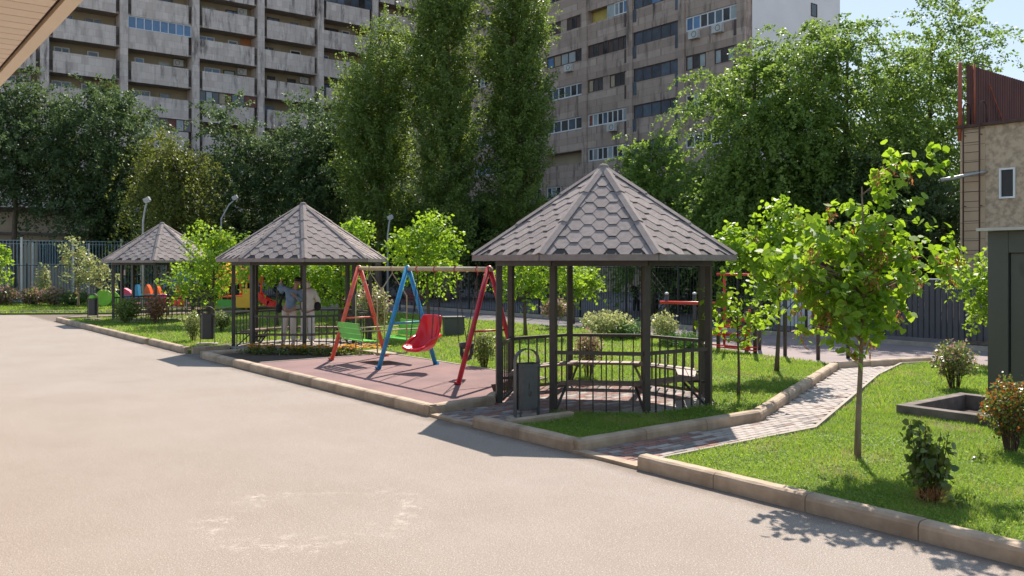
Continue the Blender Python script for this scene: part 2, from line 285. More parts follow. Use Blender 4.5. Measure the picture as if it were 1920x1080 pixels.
# ---------------------------------------------------------------- object helpers
LOC = {}                                   # world location of each root and part we made
def link(o): col.objects.link(o); return o
def tag(o, label=None, cat=None, group=None, kind=None):
    if label: o['label'] = label
    if cat: o['category'] = cat
    if group: o['group'] = group
    if kind: o['kind'] = kind
    return o
def thing(name, loc, label, cat, group=None):
    o = bpy.data.objects.new(name, None); o.empty_display_size = 0.2
    link(o); o.location = loc; LOC[o.name] = Vector(loc)
    return tag(o, label, cat, group)
class MB:
    """collects polygons in world coordinates"""
    def __init__(s): s.v = []; s.f = []; s.m = []; s.mi = 0
    def add(s, vs, fs):
        n = len(s.v); s.v += [tuple(p) for p in vs]
        s.f += [tuple(i + n for i in f) for f in fs]; s.m += [s.mi] * len(fs); return s
    def hexa(s, c):            # 8 corners: bottom 4 then top 4, same order
        return s.add(c, [(3, 2, 1, 0), (4, 5, 6, 7), (0, 1, 5, 4), (1, 2, 6, 5), (2, 3, 7, 6), (3, 0, 4, 7)])
    def ub(s, u0, u1, v0, v1, z0, z1):
        return s.hexa([W(u0, v0, z0), W(u0, v1, z0), W(u1, v1, z0), W(u1, v0, z0), W(u0, v0, z1), W(u0, v1, z1), W(u1, v1, z1), W(u1, v0, z1)])
    def box(s, c, sx, sy, sz, rz=0.0, mat=None):
        R = mat if mat else Matrix.Rotation(rz, 3, 'Z'); c = Vector(c)
        k = [(-1, -1, -1), (1, -1, -1), (1, 1, -1), (-1, 1, -1), (-1, -1, 1), (1, -1, 1), (1, 1, 1), (-1, 1, 1)]
        return s.hexa([c + R @ Vector((a * sx / 2, b * sy / 2, d * sz / 2)) for a, b, d in k])
    def bar(s, a, b, w, h=None, up=(0, 0, 1)):      # rectangular bar between two points
        a = Vector(a); b = Vector(b); h = h or w; d = (b - a).normalized(); up = Vector(up)
        x = d.cross(up)
        if x.length < 1e-4: x = d.cross(Vector((UX.x, UX.y, 0)))
        x.normalize(); y = x.cross(d).normalized()
        q = [(-1, -1), (1, -1), (1, 1), (-1, 1)]
        return s.hexa([a + x * i * w / 2 + y * j * h / 2 for i, j in q] + [b + x * i * w / 2 + y * j * h / 2 for i, j in q])
    def tube(s, pts, r, n=8, cap=True):
        pts = [Vector(p) for p in pts]
        rs = r if isinstance(r, (list, tuple)) else [r] * len(pts)
        rings = []; base = len(s.v); ref = None
        for i, p in enumerate(pts):
            d = (pts[min(i + 1, len(pts) - 1)] - pts[max(i - 1, 0)]).normalized()
            if ref is None:
                ref = d.cross(Vector((0, 0, 1)))
                if ref.length < 1e-3: ref = Vector((1, 0, 0))
            x = (ref - d * ref.dot(d)).normalized(); y = d.cross(x); ref = x
            for k in range(n):
                t = 2 * math.pi * k / n; s.v.append(tuple(p + (x * math.cos(t) + y * math.sin(t)) * rs[i]))
        fs = []
        for i in range(len(pts) - 1):
            for k in range(n):
                a = base + i * n + k; b = base + i * n + (k + 1) % n
                fs.append((a, b, b + n, a + n))
        if cap:
            fs.append(tuple(base + k for k in reversed(range(n))))
            fs.append(tuple(base + (len(pts) - 1) * n + k for k in range(n)))
        s.f += fs; s.m += [s.mi] * len(fs); return s
    def poly(s, pts, z0, z1):                        # prism from list of (x,y)
        n = len(pts)
        tri = tessellate_polygon([[Vector((p[0], p[1], 0)) for p in pts]])
        vs = [(p[0], p[1], z0) for p in pts] + [(p[0], p[1], z1) for p in pts]
        fs = [tuple(t) for t in tri]
        fs = [tuple(i + n for i in t) for t in fs] + [tuple(reversed(t)) for t in fs]
        fs += [(i, (i + 1) % n, (i + 1) % n + n, i + n) for i in range(n)]
        return s.add(vs, fs)
    def ellipsoid(s, c, rx, ry, rz, nu=12, nv=8, rot=None, zmin=-1.0):
        c = Vector(c); base = len(s.v); R = rot or Matrix.Identity(3)
        for j in range(nv + 1):
            ph = -math.pi / 2 + math.pi * j / nv; z = max(math.sin(ph), zmin)
            for i in range(nu):
                t = 2 * math.pi * i / nu
                s.v.append(tuple(c + R @ Vector((rx * math.cos(ph) * math.cos(t), ry * math.cos(ph) * math.sin(t), rz * z))))
        fs = []
        for j in range(nv):
            for i in range(nu):
                a = base + j * nu + i; b = base + j * nu + (i + 1) % nu
                fs.append((a, b, b + nu, a + nu))
        s.f += fs; s.m += [s.mi] * len(fs); return s
    def mesh(s, name, mats, o=Vector((0, 0, 0)), smooth=False):
        me = bpy.data.meshes.new(name)
        me.from_pydata([(a - o.x, b - o.y, c - o.z) for a, b, c in s.v], [], s.f)
        for m in (mats if isinstance(mats, (list, tuple)) else [mats]): me.materials.append(m)
        if isinstance(mats, (list, tuple)) and len(mats) > 1: me.polygons.foreach_set('material_index', s.m)
        bm = bmesh.new(); bm.from_mesh(me); bmesh.ops.recalc_face_normals(bm, faces=bm.faces); bm.to_mesh(me); bm.free()
        if smooth: me.polygons.foreach_set('use_smooth', [True] * len(me.polygons))
        me.update(); return me
    def build(s, name, mats, parent=None, smooth=False, bevel=0.0, origin=None):
        if parent is not None: o = LOC[parent.name]
        elif origin is not None: o = Vector(origin)
        else:
            xs = [p[0] for p in s.v]; ys = [p[1] for p in s.v]; zs = [p[2] for p in s.v]
            o = Vector(((min(xs) + max(xs)) / 2, (min(ys) + max(ys)) / 2, min(zs)))
        ob = bpy.data.objects.new(name, s.mesh(name, mats, o, smooth)); link(ob)
        if parent is not None: ob.parent = parent
        else: ob.location = o
        LOC[ob.name] = o
        if bevel:
            b = ob.modifiers.new('bevel', 'BEVEL'); b.width = bevel; b.segments = 2; b.limit_method = 'ANGLE'; b.angle_limit = math.radians(40)
        return ob
def place(name, me, parent, loc, rot=None):          # child sharing mesh data, loc in world coordinates
    ob = bpy.data.objects.new(name, me); link(ob); ob.parent = parent
    ob.location = Vector(loc) - LOC[parent.name]
    if rot is not None: ob.rotation_euler = rot
    LOC[ob.name] = Vector(loc); return ob
def copy_tree(o, parent=None):
    c = o.copy(); link(c)
    if parent is not None: c.parent = parent
    for ch in list(o.children): copy_tree(ch, c)
    return c
def raw_mesh(name, V, nper, mats, tint=None, mi=None, smooth=False, o=(0, 0, 0)):
    """V: (nfaces, nper, 3) array of separate polygons"""
    V = np.asarray(V, dtype=np.float32) - np.array(o, dtype=np.float32)
    nf = len(V); me = bpy.data.meshes.new(name)
    me.vertices.add(nf * nper); me.vertices.foreach_set('co', V.reshape(-1))
    me.loops.add(nf * nper); me.loops.foreach_set('vertex_index', np.arange(nf * nper, dtype=np.int32))
    me.polygons.add(nf); me.polygons.foreach_set('loop_start', np.arange(0, nf * nper, nper, dtype=np.int32))
    for m in (mats if isinstance(mats, (list, tuple)) else [mats]): me.materials.append(m)
    if mi is not None: me.polygons.foreach_set('material_index', np.asarray(mi, dtype=np.int32))
    me.update(calc_edges=True)
    if tint is not None:
        a = me.attributes.new('tint', 'FLOAT', 'FACE'); a.data.foreach_set('value', np.asarray(tint, dtype=np.float32))
    return me
def raw_obj(name, me, parent=None, loc=(0, 0, 0)):
    ob = bpy.data.objects.new(name, me); link(ob)
    if parent is not None: ob.parent = parent
    else: ob.location = loc
    return ob
def nrm(a): return a / (np.linalg.norm(a, axis=-1, keepdims=True) + 1e-9)
def leaf_polys(P, outward, L, rng, aspect=0.62, droop=0.5, round_leaf=False, up=0.6):
    n = len(P)
    N = nrm(rng.normal(size=(n, 3)) + np.array([0, 0, up]) + outward * 0.5)
    T = rng.normal(size=(n, 3)) + outward * 0.6 + np.array([0, 0, -droop])
    T = nrm(T - N * np.sum(T * N, axis=1, keepdims=True)); S = np.cross(N, T)
    L = (L * (0.65 + 0.7 * rng.random(n)))[:, None]; w = L * aspect
    if not round_leaf:
        fold = N * L * 0.08
        return np.stack([P, P + T * L * 0.45 + S * w * 0.5 + fold, P + T * L, P + T * L * 0.45 - S * w * 0.5 + fold], axis=1)
    prof = [(0.04, 0.0), (-0.06, 0.26), (0.12, 0.46), (0.42, 0.46), (0.74, 0.26), (1.0, 0.0), (0.74, -0.26), (0.42, -0.46), (0.12, -0.46), (-0.06, -0.26)]
    return np.stack([P + T * L * a + S * L * b * (aspect / 0.62) + N * L * (abs(b) * 0.28 - a * a * 0.12) for a, b in prof], axis=1)

# ================================================================= SETTING
def sheet(name, pts, z, m, holes=None, thick=0.0):
    loops = [[Vector((p[0], p[1], 0)) for p in pts]] + [[Vector((p[0], p[1], 0)) for p in h] for h in (holes or [])]
    tri = tessellate_polygon(loops); flat = [p for l in loops for p in l]
    mb = MB(); mb.add([(p.x, p.y, z) for p in flat], [tuple(t) for t in tri])
    if thick:
        for l in loops:
            n = len(l)
            mb.add([(p.x, p.y, z) for p in l] + [(p.x, p.y, z - thick) for p in l], [(i, (i + 1) % n, (i + 1) % n + n, i + n) for i in range(n)])
    me = bpy.data.meshes.new(name); me.from_pydata(mb.v, [], mb.f); me.materials.append(m)
    bm = bmesh.new(); bm.from_mesh(me)
    for f in bm.faces:
        if abs(f.normal.z) > 0.5 and f.normal.z < 0: f.normal_flip()
    bm.to_mesh(me); bm.free()
    o = bpy.data.objects.new(name, me); link(o); LOC[o.name] = Vector((0, 0, 0))
    return tag(o, kind='structure')
S = 900
sheet('ground', [(-S, -S), (S, -S), (S, S), (-S, S)], -0.012, M['dirt'])
P_ = lambda l: [W(a, b) for a, b in l]
sheet('road', P_([(-40, 6), (-40, -45), (60, -45), (60, 0), (38, 0), (34, 8), (30.2, 9), (30, 0.05), (-14, 0.05), (-14, 6)]), 0.0, M['road'])
sheet('back_road', P_([(-14, 11.5), (60, 11.5), (60, 60), (-14, 60)]), -0.004, M['backroad'])
sheet('sport_ground', P_([(-4, 11.9), (2.9, 11.9), (3.5, 9.6), (7.6, 10.4), (11, 12.3), (14, 12.6), (14, 15.8), (-4, 15.8)]), 0.012, M['sport_floor'])

# octagon centres and geometry
G_C = [Vector((1.448, 13.827, 0)), Vector((-5.35, 22.4, 0)), Vector((-13.2, 33.0, 0))]
TH0 = math.radians(-75.5)
def octa(c, R, k): a = TH0 + k * math.pi / 4; return Vector((c.x + R * math.cos(a), c.y + R * math.sin(a), 0))
# k: 0 FR, 1 RF, 2 RB, 3 BR, 4 BL, 5 LB, 6 LF, 7 FL
og = [UV(octa(G_C[0], 1.82, k)) for k in range(8)]
pathL = [(0.98, 0.15), (0.90, 3.3), (3.52, 9.6)]
pathR = [(-0.02, 0.15), (-0.04, 3.1), (2.26, 8.65), (2.97, 10.9)]
lawnA = ([(1.10, 0.15), (2.38, 0.15), (2.38, 1.25), og[7], og[0], og[1], og[2], og[3], og[4], og[5], (5.45, 3.35), (10.9, 3.35), (11.35, 3.35), (13.6, 1.35), (13.6, 1.2)]
         + [(15.0, 1.2), (15.0, 0.15), (29.9, 0.15), (29.9, 9.5), (26, 12.3), (10.5, 12.3), (7.6, 10.5), (3.75, 9.7), (1.05, 3.35)])
lawnB = [(-0.12, 0.15), (-14, 0.15), (-14, 11.8), (2.6, 11.8), (2.9, 10.9), (2.16, 8.68), (-0.12, 3.15)]
pit = [(-0.2, 5.1), (-3.2, 5.1), (-3.2, 6.8), (-0.2, 6.8)]
lawnF = [(33.5, 3.0), (37.5, -3.5), (42, -12), (44, -12), (46.5, -8), (46, 4), (45.0, 15.5), (34, 15.5)]
la = sheet('lawn', P_(lawnA), 0.075, M['turf'], thick=0.09)
lb = sheet('lawn', P_(lawnB), 0.075, M['turf'], holes=[P_(pit)], thick=0.09)
lc = sheet('lawn', P_(lawnF), 0.075, M['turf'], thick=0.09)
sheet('soil_bed', P_([(10.93, 0.15), (13.5, 0.15), (13.5, 1.3), (11.3, 3.32), (10.93, 3.32)]), 0.085, M['soil'], thick=0.09)
pad_uv = [(4.18, 0.15), (10.9, 0.15), (10.88, 3.3), (5.42, 3.3), (5.40, 2.1), (4.60, 1.56), (4.33, 1.2)]
sheet('rubber_pad', P_(pad_uv), 0.125, M['rubber'], thick=0.13)
E2 = MB()
def edging(mb, pts, w, z0, z1):
    for a, b in zip(pts, pts[1:]): mb.bar(W(*a, (z0 + z1) / 2), W(*b, (z0 + z1) / 2), w, z1 - z0)
edging(E2, [(10.93, 0.3), (10.93, 3.34), (5.42, 3.34)], 0.05, 0.0, 0.135)
e = E2.build('pad_edging', M['concrete']); tag(e, kind='structure')

# ---- kerbs: every stone a part of the kerb
def stone_mesh(L, w=0.15, h=0.15):
    prof = [(0, -0.02), (0, h - 0.045), (0.012, h - 0.016), (0.04, h), (w - 0.01, h), (w, h - 0.01), (w, -0.02)]
    mb = MB(); n = len(prof); L2 = L / 2 - 0.004
    rng = random.Random(int(L * 1000))
    cuts = 7; rows = []
    for i in range(cuts + 1):
        x = -L2 + 2 * L2 * i / cuts; j = 0.0 if i in (0, cuts) else 0.0025
        rows.append([(x, p[0] + rng.uniform(-j, j), p[1] + (rng.uniform(-j, j) if k not in (0, n - 1) else 0)) for k, p in enumerate(prof)])
    vs = [p for r in rows for p in r]; fs = []
    for i in range(cuts):
        for k in range(n - 1): fs.append((i * n + k, i * n + k + 1, (i + 1) * n + k + 1, (i + 1) * n + k))
    fs += [tuple(range(n))[::-1], tuple(cuts * n + k for k in range(n))]
    mb.add(vs, fs); return mb.mesh('kerb_stone', M['kerb'])
KM = {}
kerb = MB().ub(0.2, 0.3, 0.05, 0.1, -0.02, -0.015).build('kerb', M['kerb']); tag(kerb, kind='structure')
def kerb_line(a, b, w=0.15, h=0.15, z=0.0):
    """outer face runs from a to b, body to the left side of a->b"""
    A = W(*a); B = W(*b); L = (B - A).length; n = max(1, round(L / 1.0)); l = L / n
    key = (round(l, 3), w, h)
    if key not in KM: KM[key] = stone_mesh(l, w, h)
    d = (B - A) / L; ang = math.atan2(d.y, d.x)
    for i in range(n):
        jz = random.uniform(-0.004, 0.004); ja = random.uniform(-0.003, 0.003)
        place('kerb_stone', KM[key], kerb, A + d * (l * (i + 0.5)) + Vector((0, 0, z + jz)), (0, 0, ang + ja))
# outer face line; going from far to near keeps the body on the garden side
kerb_line((0.0, 0.0), (-14, 0.0))
kerb_line((2.98, 0.0), (1.01, 0.0))
kerb_line((13.6, 0.0), (4.06, 0.0))
kerb_line((18.05, 0.06), (15.05, 0.06)); kerb_line((29.9, 0.0), (18.15, 0.0))
kerb_line((4.03, 0.02), (4.2, 1.28)); kerb_line((4.2, 1.28), (4.52, 1.62))
kerb_line((2.3, 0.16), (2.3, 1.3)) if False else kerb_line((2.55, 1.28), (2.55, 0.16))
kerb_line((2.98, 1.2), (2.98, 0.16)) if False else None
kerb_line((1.0, 3.3), (0.98, 0.16)) if False else kerb_line((0.93, 0.02), (0.87, 3.3)); kerb_line((0.87, 3.3), (3.52, 9.5)); kerb_line((3.52, 9.5), (2.86, 12.0))
kerb_line((15.0, 1.1), (15.0, 0.2)); kerb_line((13.62, 0.02), (13.62, 1.25))
kerb_line((30.05, 9.2), (30.05, 0.02))
far = [(34, 3.3), (36.2, 0.3), (38.5, -4.5), (41.5, -11.5)]
for a, b in zip(far, far[1:]): kerb_line(a, b)
kerb_line((33.9, 15), (34, 3.3))
E3 = MB(); edging(E3, [(-0.05, 0.18), (-0.07, 3.12), (2.22, 8.66), (2.95, 10.9), (2.6, 11.85)], 0.045, 0.0, 0.10)
tag(E3.build('path_edging', M['concrete']), kind='structure')
E4 = MB(); edging(E4, [(0.0, 0.06), (1.0, 0.06)], 0.14, -0.02, 0.036); edging(E4, [(3.0, 0.06), (4.05, 0.06)], 0.12, -0.02, 0.036)
tag(E4.build('flush_kerb', M['kerb']), kind='structure')
E5 = MB(); edging(E5, [(-14, 15.75), (60, 15.75)], 0.12, -0.02, 0.12); tag(E5.build('fence_footing', M['concrete']), kind='structure')

# ---- pavers
def inside(poly, x, y):
    c = False; n = len(poly); j = n - 1
    for i in range(n):
        xi, yi = poly[i]; xj, yj = poly[j]
        if (yi > y) != (yj > y) and x < (xj - xi) * (y - yi) / (yj - yi) + xi: c = not c
        j = i
    return c
def inside_np(poly, x, y):
    c = np.zeros(len(x), bool); n = len(poly); j = n - 1
    for i in range(n):
        xi, yi = poly[i]; xj, yj = poly[j]
        with np.errstate(divide='ignore', invalid='ignore'):
            t = ((yi > y) != (yj > y)) & (x < (xj - xi) * (y - yi) / (yj - yi + 1e-12) + xi)
        c ^= t; j = i
    return c
path_poly = [(0.0, 0.13), (-0.03, 3.1), (2.26, 8.66), (2.97, 10.9), (2.75, 11.9), (2.85, 11.9), (3.42, 9.55), (0.80, 3.35), (0.88, 0.13)]
path_poly = [(-0.02, 0.13), (-0.04, 3.1), (2.26, 8.66), (2.95, 10.9), (2.62, 11.9), (2.84, 11.9), (3.5, 9.5), (0.86, 3.3), (0.93, 0.13)]
ent_poly = [(2.72, 0.16), (2.72, 1.25), og[7], og[6], (4.17, 1.3), (4.02, 0.13), (3.0, 0.13)]
floor1 = og
regions = [path_poly, ent_poly, floor1]
path = sheet('path', P_(path_poly), 0.012, M['joint'])
for rp in (ent_poly, floor1): sheet('path', P_(rp), 0.008 if rp is ent_poly else 0.010, M['joint'])
PW, PH = 0.2, 0.1
cells = []
for ri, rp in enumerate(regions):
    for i in range(-20, 60):
        for j in range(0, 125):
            vv = 0.13 + PH / 2 + j * PH if False else 0.13 + PW / 2 + i * PW
            pass
def grid(rp, diag=False):
    out = []
    for j in range(-8, 62):                      # rows across the path (u), bricks lie along v
        u = -0.6 + PH / 2 + j * PH
        for i in range(0, 62):
            v = 0.13 + PW * (i + 0.5 * (j % 2))
            if inside(rp, u, v) and inside(rp, u + 0.04, v) and inside(rp, u - 0.04, v): out.append((u, v))
    return out
rngp = random.Random(3)
seen = set()
for rp in regions:
    for c in grid(rp):
        if c in seen: continue
        seen.add(c); p = W(*c); cells.append((p.length, c))
cells.sort()
pm_names = ['paver_red', 'paver_grey', 'paver_brown', 'paver_pale']
def pmesh(m, seed):
    r = random.Random(seed); mb = MB()
    a, b, h = PW / 2 - 0.003, PH / 2 - 0.003, 0.03
    mb.hexa([(-a, -b, 0.008), (a, -b, 0.008), (a, b, 0.008), (-a, b, 0.008), (-a + .003, -b + .003, h), (a - .003, -b + .003, h), (a - .003, b - .003, h), (-a + .003, b - .003, h)])
    return mb.mesh('paver', M[m])
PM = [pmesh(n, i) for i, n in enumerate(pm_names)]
rest = MB()
for k, (d, c) in enumerate(cells):
    r = rngp.random(); mi = 0 if r < 0.30 else 1 if r < 0.62 else 2 if r < 0.85 else 3
    if c[1] > 1.9 and c[0] < 2.7 or c[1] > 5: mi = 3 if rngp.random() < 0.9 else (1 if mi == 0 else mi)  # sun glare on the far path is painted in as mostly pale pavers
    z = rngp.uniform(-0.0025, 0.0025)
    if k < 300:
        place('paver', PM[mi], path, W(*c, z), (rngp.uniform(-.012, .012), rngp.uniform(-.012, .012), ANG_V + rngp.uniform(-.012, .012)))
    else:
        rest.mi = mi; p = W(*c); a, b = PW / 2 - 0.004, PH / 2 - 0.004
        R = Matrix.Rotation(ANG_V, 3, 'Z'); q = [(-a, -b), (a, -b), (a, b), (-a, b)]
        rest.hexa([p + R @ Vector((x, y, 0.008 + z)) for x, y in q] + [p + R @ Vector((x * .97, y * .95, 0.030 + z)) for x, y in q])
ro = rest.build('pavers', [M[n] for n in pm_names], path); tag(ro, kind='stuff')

# ---- concrete pit beside the booth
t = thing('planter_pit', W(-1.7, 5.9), 'low dark concrete frame round a sunken pit, in the lawn beside the grey booth', 'concrete pit')
for (u0, u1, v0, v1) in ((-3.2, -0.12, 5.0, 5.16), (-3.2, -0.12, 6.72, 6.88), (-0.28, -0.12, 5.162, 6.718), (-3.2, -3.04, 5.162, 6.718)):
    MB().ub(u0, u1, v0, v1, -0.5, 0.2).build('frame_beam', M['darkconc'], t, bevel=0.012)
MB().ub(-3.05, -0.27, 5.15, 6.73, -0.02, -0.004).build('pit_floor', M['soil'], t)

# ================================================================= GAZEBOS
EAVE_Z, APEX_Z, RR, RP = 2.27, 3.69, 2.10, 1.70
def gazebo(C, label, group):
    g = thing('gazebo', C, label, 'gazebo', group)
    P8 = [octa(C, RP, k) for k in range(8)]
    zf = 0.0
    for k in range(8):
        d = (P8[k] - C).normalized(); a = math.atan2(d.y, d.x)
        MB().box(P8[k] + Vector((0, 0, 1.115)), 0.09, 0.09, 2.17, a).build('post', M['post'], g, bevel=0.006)
    ring = MB()
    for k in range(8): ring.bar(octa(C, RP + .03, k) + Vector((0, 0, 2.16)), octa(C, RP + .03, k + 1) + Vector((0, 0, 2.16)), 0.06, 0.08)
    ring.build('ring_beam', M['post'], g)
    raf = MB()
    for k in range(8):
        raf.bar(octa(C, RR - .05, k) + Vector((0, 0, EAVE_Z - 0.04)), C + Vector((0, 0, APEX_Z - 0.1)), 0.05, 0.07)
    raf.build('rafters', M['post'], g)
    # roof: deck, fascia boards, hexagonal shingles, hip caps
    roof = MB()
    ap = C + Vector((0, 0, APEX_Z)); E = [octa(C, RR, k) + Vector((0, 0, EAVE_Z)) for k in range(8)]
    for k in range(8):
        a, b = E[k], E[(k + 1) % 8]; dn = Vector((0, 0, -0.03))
        roof.add([a, b, ap, a + dn, b + dn, ap + dn], [(0, 1, 2), (5, 4, 3)])
    rf = roof.build('roof', M['deck'], g)
    for k in range(8):
        a, b = E[k], E[(k + 1) % 8]; m = MB()
        z = Vector((0, 0, -0.03)); n = ((a + b) / 2 - C); n.z = 0; n.normalize()
        m.bar(a + z + n * .012, b + z + n * .012, 0.024, 0.085)
        m.build('fascia', M['hip'], rf)
    # shingles
    half = (E[1] - E[0]).length / 2; mid0 = (E[0] + E[1]) / 2; sl = (ap - mid0).length
    pitch, row = 0.350, 0.150
    rows = int(sl / row); stuffm = MB()
    def clip(poly):
        for sgn in (1, -1):                       # inside: sgn*x <= half*(1-y/sl)
            out = []
            for i in range(len(poly)):
                p, q = poly[i], poly[(i + 1) % len(poly)]
                fp = half * (1 - p[1] / sl) - sgn * p[0]; fq = half * (1 - q[1] / sl) - sgn * q[0]
                if fp >= 0: out.append(p)
                if (fp >= 0) != (fq >= 0):
                    t = fp / (fp - fq); out.append((p[0] + (q[0] - p[0]) * t, p[1] + (q[1] - p[1]) * t))
            poly = out
            if len(poly) < 3: return []
        return poly
    shapes = []
    for j in range(rows + 1):
        b0 = j * row - 0.01
        hw = half * (1 - max(b0, 0) / sl) + pitch
        nn = int(hw / pitch) + 1
        for i in range(-nn, nn + 1):
            x0 = (i + (0.5 if j % 2 else 0.0)) * pitch; p = pitch
            pl = [(x0 - .145 * p, b0), (x0 + .145 * p, b0), (x0 + .348 * p, b0 + row), (x0 + .348 * p, b0 + row * 1.95), (x0 - .348 * p, b0 + row * 1.95), (x0 - .348 * p, b0 + row)]
            pl = clip(pl)
            if len(pl) < 3: continue
            ar = abs(sum(pl[q][0] * pl[(q + 1) % len(pl)][1] - pl[(q + 1) % len(pl)][0] * pl[q][1] for q in range(len(pl)))) / 2
            if ar < 0.004: continue
            shapes.append((pl, b0))
    rs = random.Random(5)
    cnt = 0
    for k in (6, 7, 0, 1, 5, 2, 3, 4):          # faces: 7 = front, 6 left front, 0 right front
        a, b = E[k], E[(k + 1) % 8]; mid = (a + b) / 2
        ex = (b - a).normalized(); ey = (ap - mid).normalized(); ez = ex.cross(ey).normalized()
        if ez.z < 0: ez = -ez
        for pl, b0 in shapes:
            wob = rs.uniform(0.8, 1.35)
            def pt(q, dz):
                tlt = 0.012 * wob - (q[1] - b0) / (row * 1.9) * 0.011 * wob
                return mid + ex * q[0] + ey * q[1] + ez * (tlt + dz)
            n = len(pl); m = MB() if cnt < 300 else stuffm
            m.add([pt(q, 0.004) for q in pl] + [pt(q, -0.006) for q in pl], [tuple(range(n))] + [(i, (i + 1) % n, (i + 1) % n + n, i + n) for i in range(n)])
            if m is not stuffm: m.build('shingle', M['shingle'], rf); cnt += 1
    if stuffm.v: tag(stuffm.build('shingles', M['shingle'], rf), kind='stuff')
    for k in range(8):                          # hip caps, five overlapping pieces each
        a = E[k]; d = (ap - a); L = d.length; d.normalize()
        tn = Vector((-math.sin(TH0 + k * math.pi / 4), math.cos(TH0 + k * math.pi / 4), 0)); un = d.cross(tn).normalized()
        if un.z < 0: un = -un
        for s in range(3):
            s0, s1 = L * s / 3 - 0.01, L * (s + 1) / 3 + 0.05; m = MB()
            def q(t, side, dz): return a + d * t + tn * side * 0.074 + un * ((0.024 if side == 0 else -0.004) + dz)
            z0, z1 = 0.026, 0.012
            if s == 2: s1 = L + 0.02
            m.add([q(s0, -1, z0), q(s0, 0, z0), q(s0, 1, z0), q(s1, 1, z1), q(s1, 0, z1), q(s1, -1, z1),
                   q(s0, -1, z0 - .008), q(s0, 0, z0 - .008), q(s0, 1, z0 - .008), q(s1, 1, z1 - .008), q(s1, 0, z1 - .008), q(s1, -1, z1 - .008)],
                  [(0, 1, 4, 5), (1, 2, 3, 4), (0, 6, 7, 1), (1, 7, 8, 2), (2, 8, 9, 3), (0, 5, 11, 6), (3, 9, 10, 4), (4, 10, 11, 5)])
            m.build('hip_cap', M['hip'], rf)
    cap = MB(); cap.ellipsoid(ap + Vector((0, 0, .0)), .085, .085, .045, 12, 6); cap.build('roof_cap', M['hip'], rf, smooth=True)
    # railings, benches: open side is between posts 6 and 7
    for k in (7, 0, 1, 2, 3, 4, 5):
        a, b = P8[k], P8[(k + 1) % 8]; d = (b - a).normalized(); L = (b - a).length
        a2, b2 = a + d * .045, b - d * .045
        r = MB().bar(a2 + Vector((0, 0, .90)), b2 + Vector((0, 0, .895)), .05, .05).build('railing', M['post'], g)
        for i in range(1, 7):
            p = a + d * (L * i / 7)
            MB().box(p + Vector((0, 0, .46)), .020, .020, .83, math.atan2(d.y, d.x)).build('baluster', M['post'], r)
        n = (C - (a + b) / 2).normalized()
        bn = None
        for w in range(2):
            off = .20 + .155 * w
            sh = math.tan(math.pi / 8) * off
            p, q = a + n * off + d * (sh + .004), b + n * off - d * (sh + .004)
            wd = .145
            m = MB(); si = math.tan(math.pi / 8) * wd / 2
            zs = (.425, .46)
            cs = [p - n * wd / 2 - d * si, q - n * wd / 2 + d * si, q + n * wd / 2 - d * si, p + n * wd / 2 + d * si]
            m.hexa([c + Vector((0, 0, zs[0])) for c in cs] + [c + Vector((0, 0, zs[1])) for c in cs])
            if bn is None: bn = m.build('bench', M['benchwood'], g)
            else: m.build('seat_plank', M['benchwood'], bn)
    for k in range(8):
        d = (C - P8[k]).normalized(); m = MB()
        m.bar(P8[k] + d * .05 + Vector((0, 0, .40)), P8[k] + d * .46 + Vector((0, 0, .40)), .035, .035)
        m.bar(P8[k] + d * .05 + Vector((0, 0, .06)), P8[k] + d * .40 + Vector((0, 0, .385)), .03, .03)
        m.build('bench_bracket', M['post'], g)
    return g
grp = 'octagonal gazebos along the front kerb'
g1 = gazebo(G_C[0], 'nearest and largest octagonal gazebo with grey hexagonal shingles, a litter bin at its entrance', grp)
g2 = copy_tree(g1); g2.location = G_C[1]; g2['label'] = 'middle gazebo with two people standing inside, left of the coloured swing frame'
g3 = copy_tree(g1); g3.location = G_C[2]; g3['label'] = 'farthest and smallest gazebo, leftmost, with a clipped bush at its front'
for c in G_C[1:]:
    base = MB(); base.poly([octa(c, 1.85, k) for k in range(8)], 0.0, 0.085)
    tag(base.build('gazebo_floor', M['paver_pale']), kind='structure')

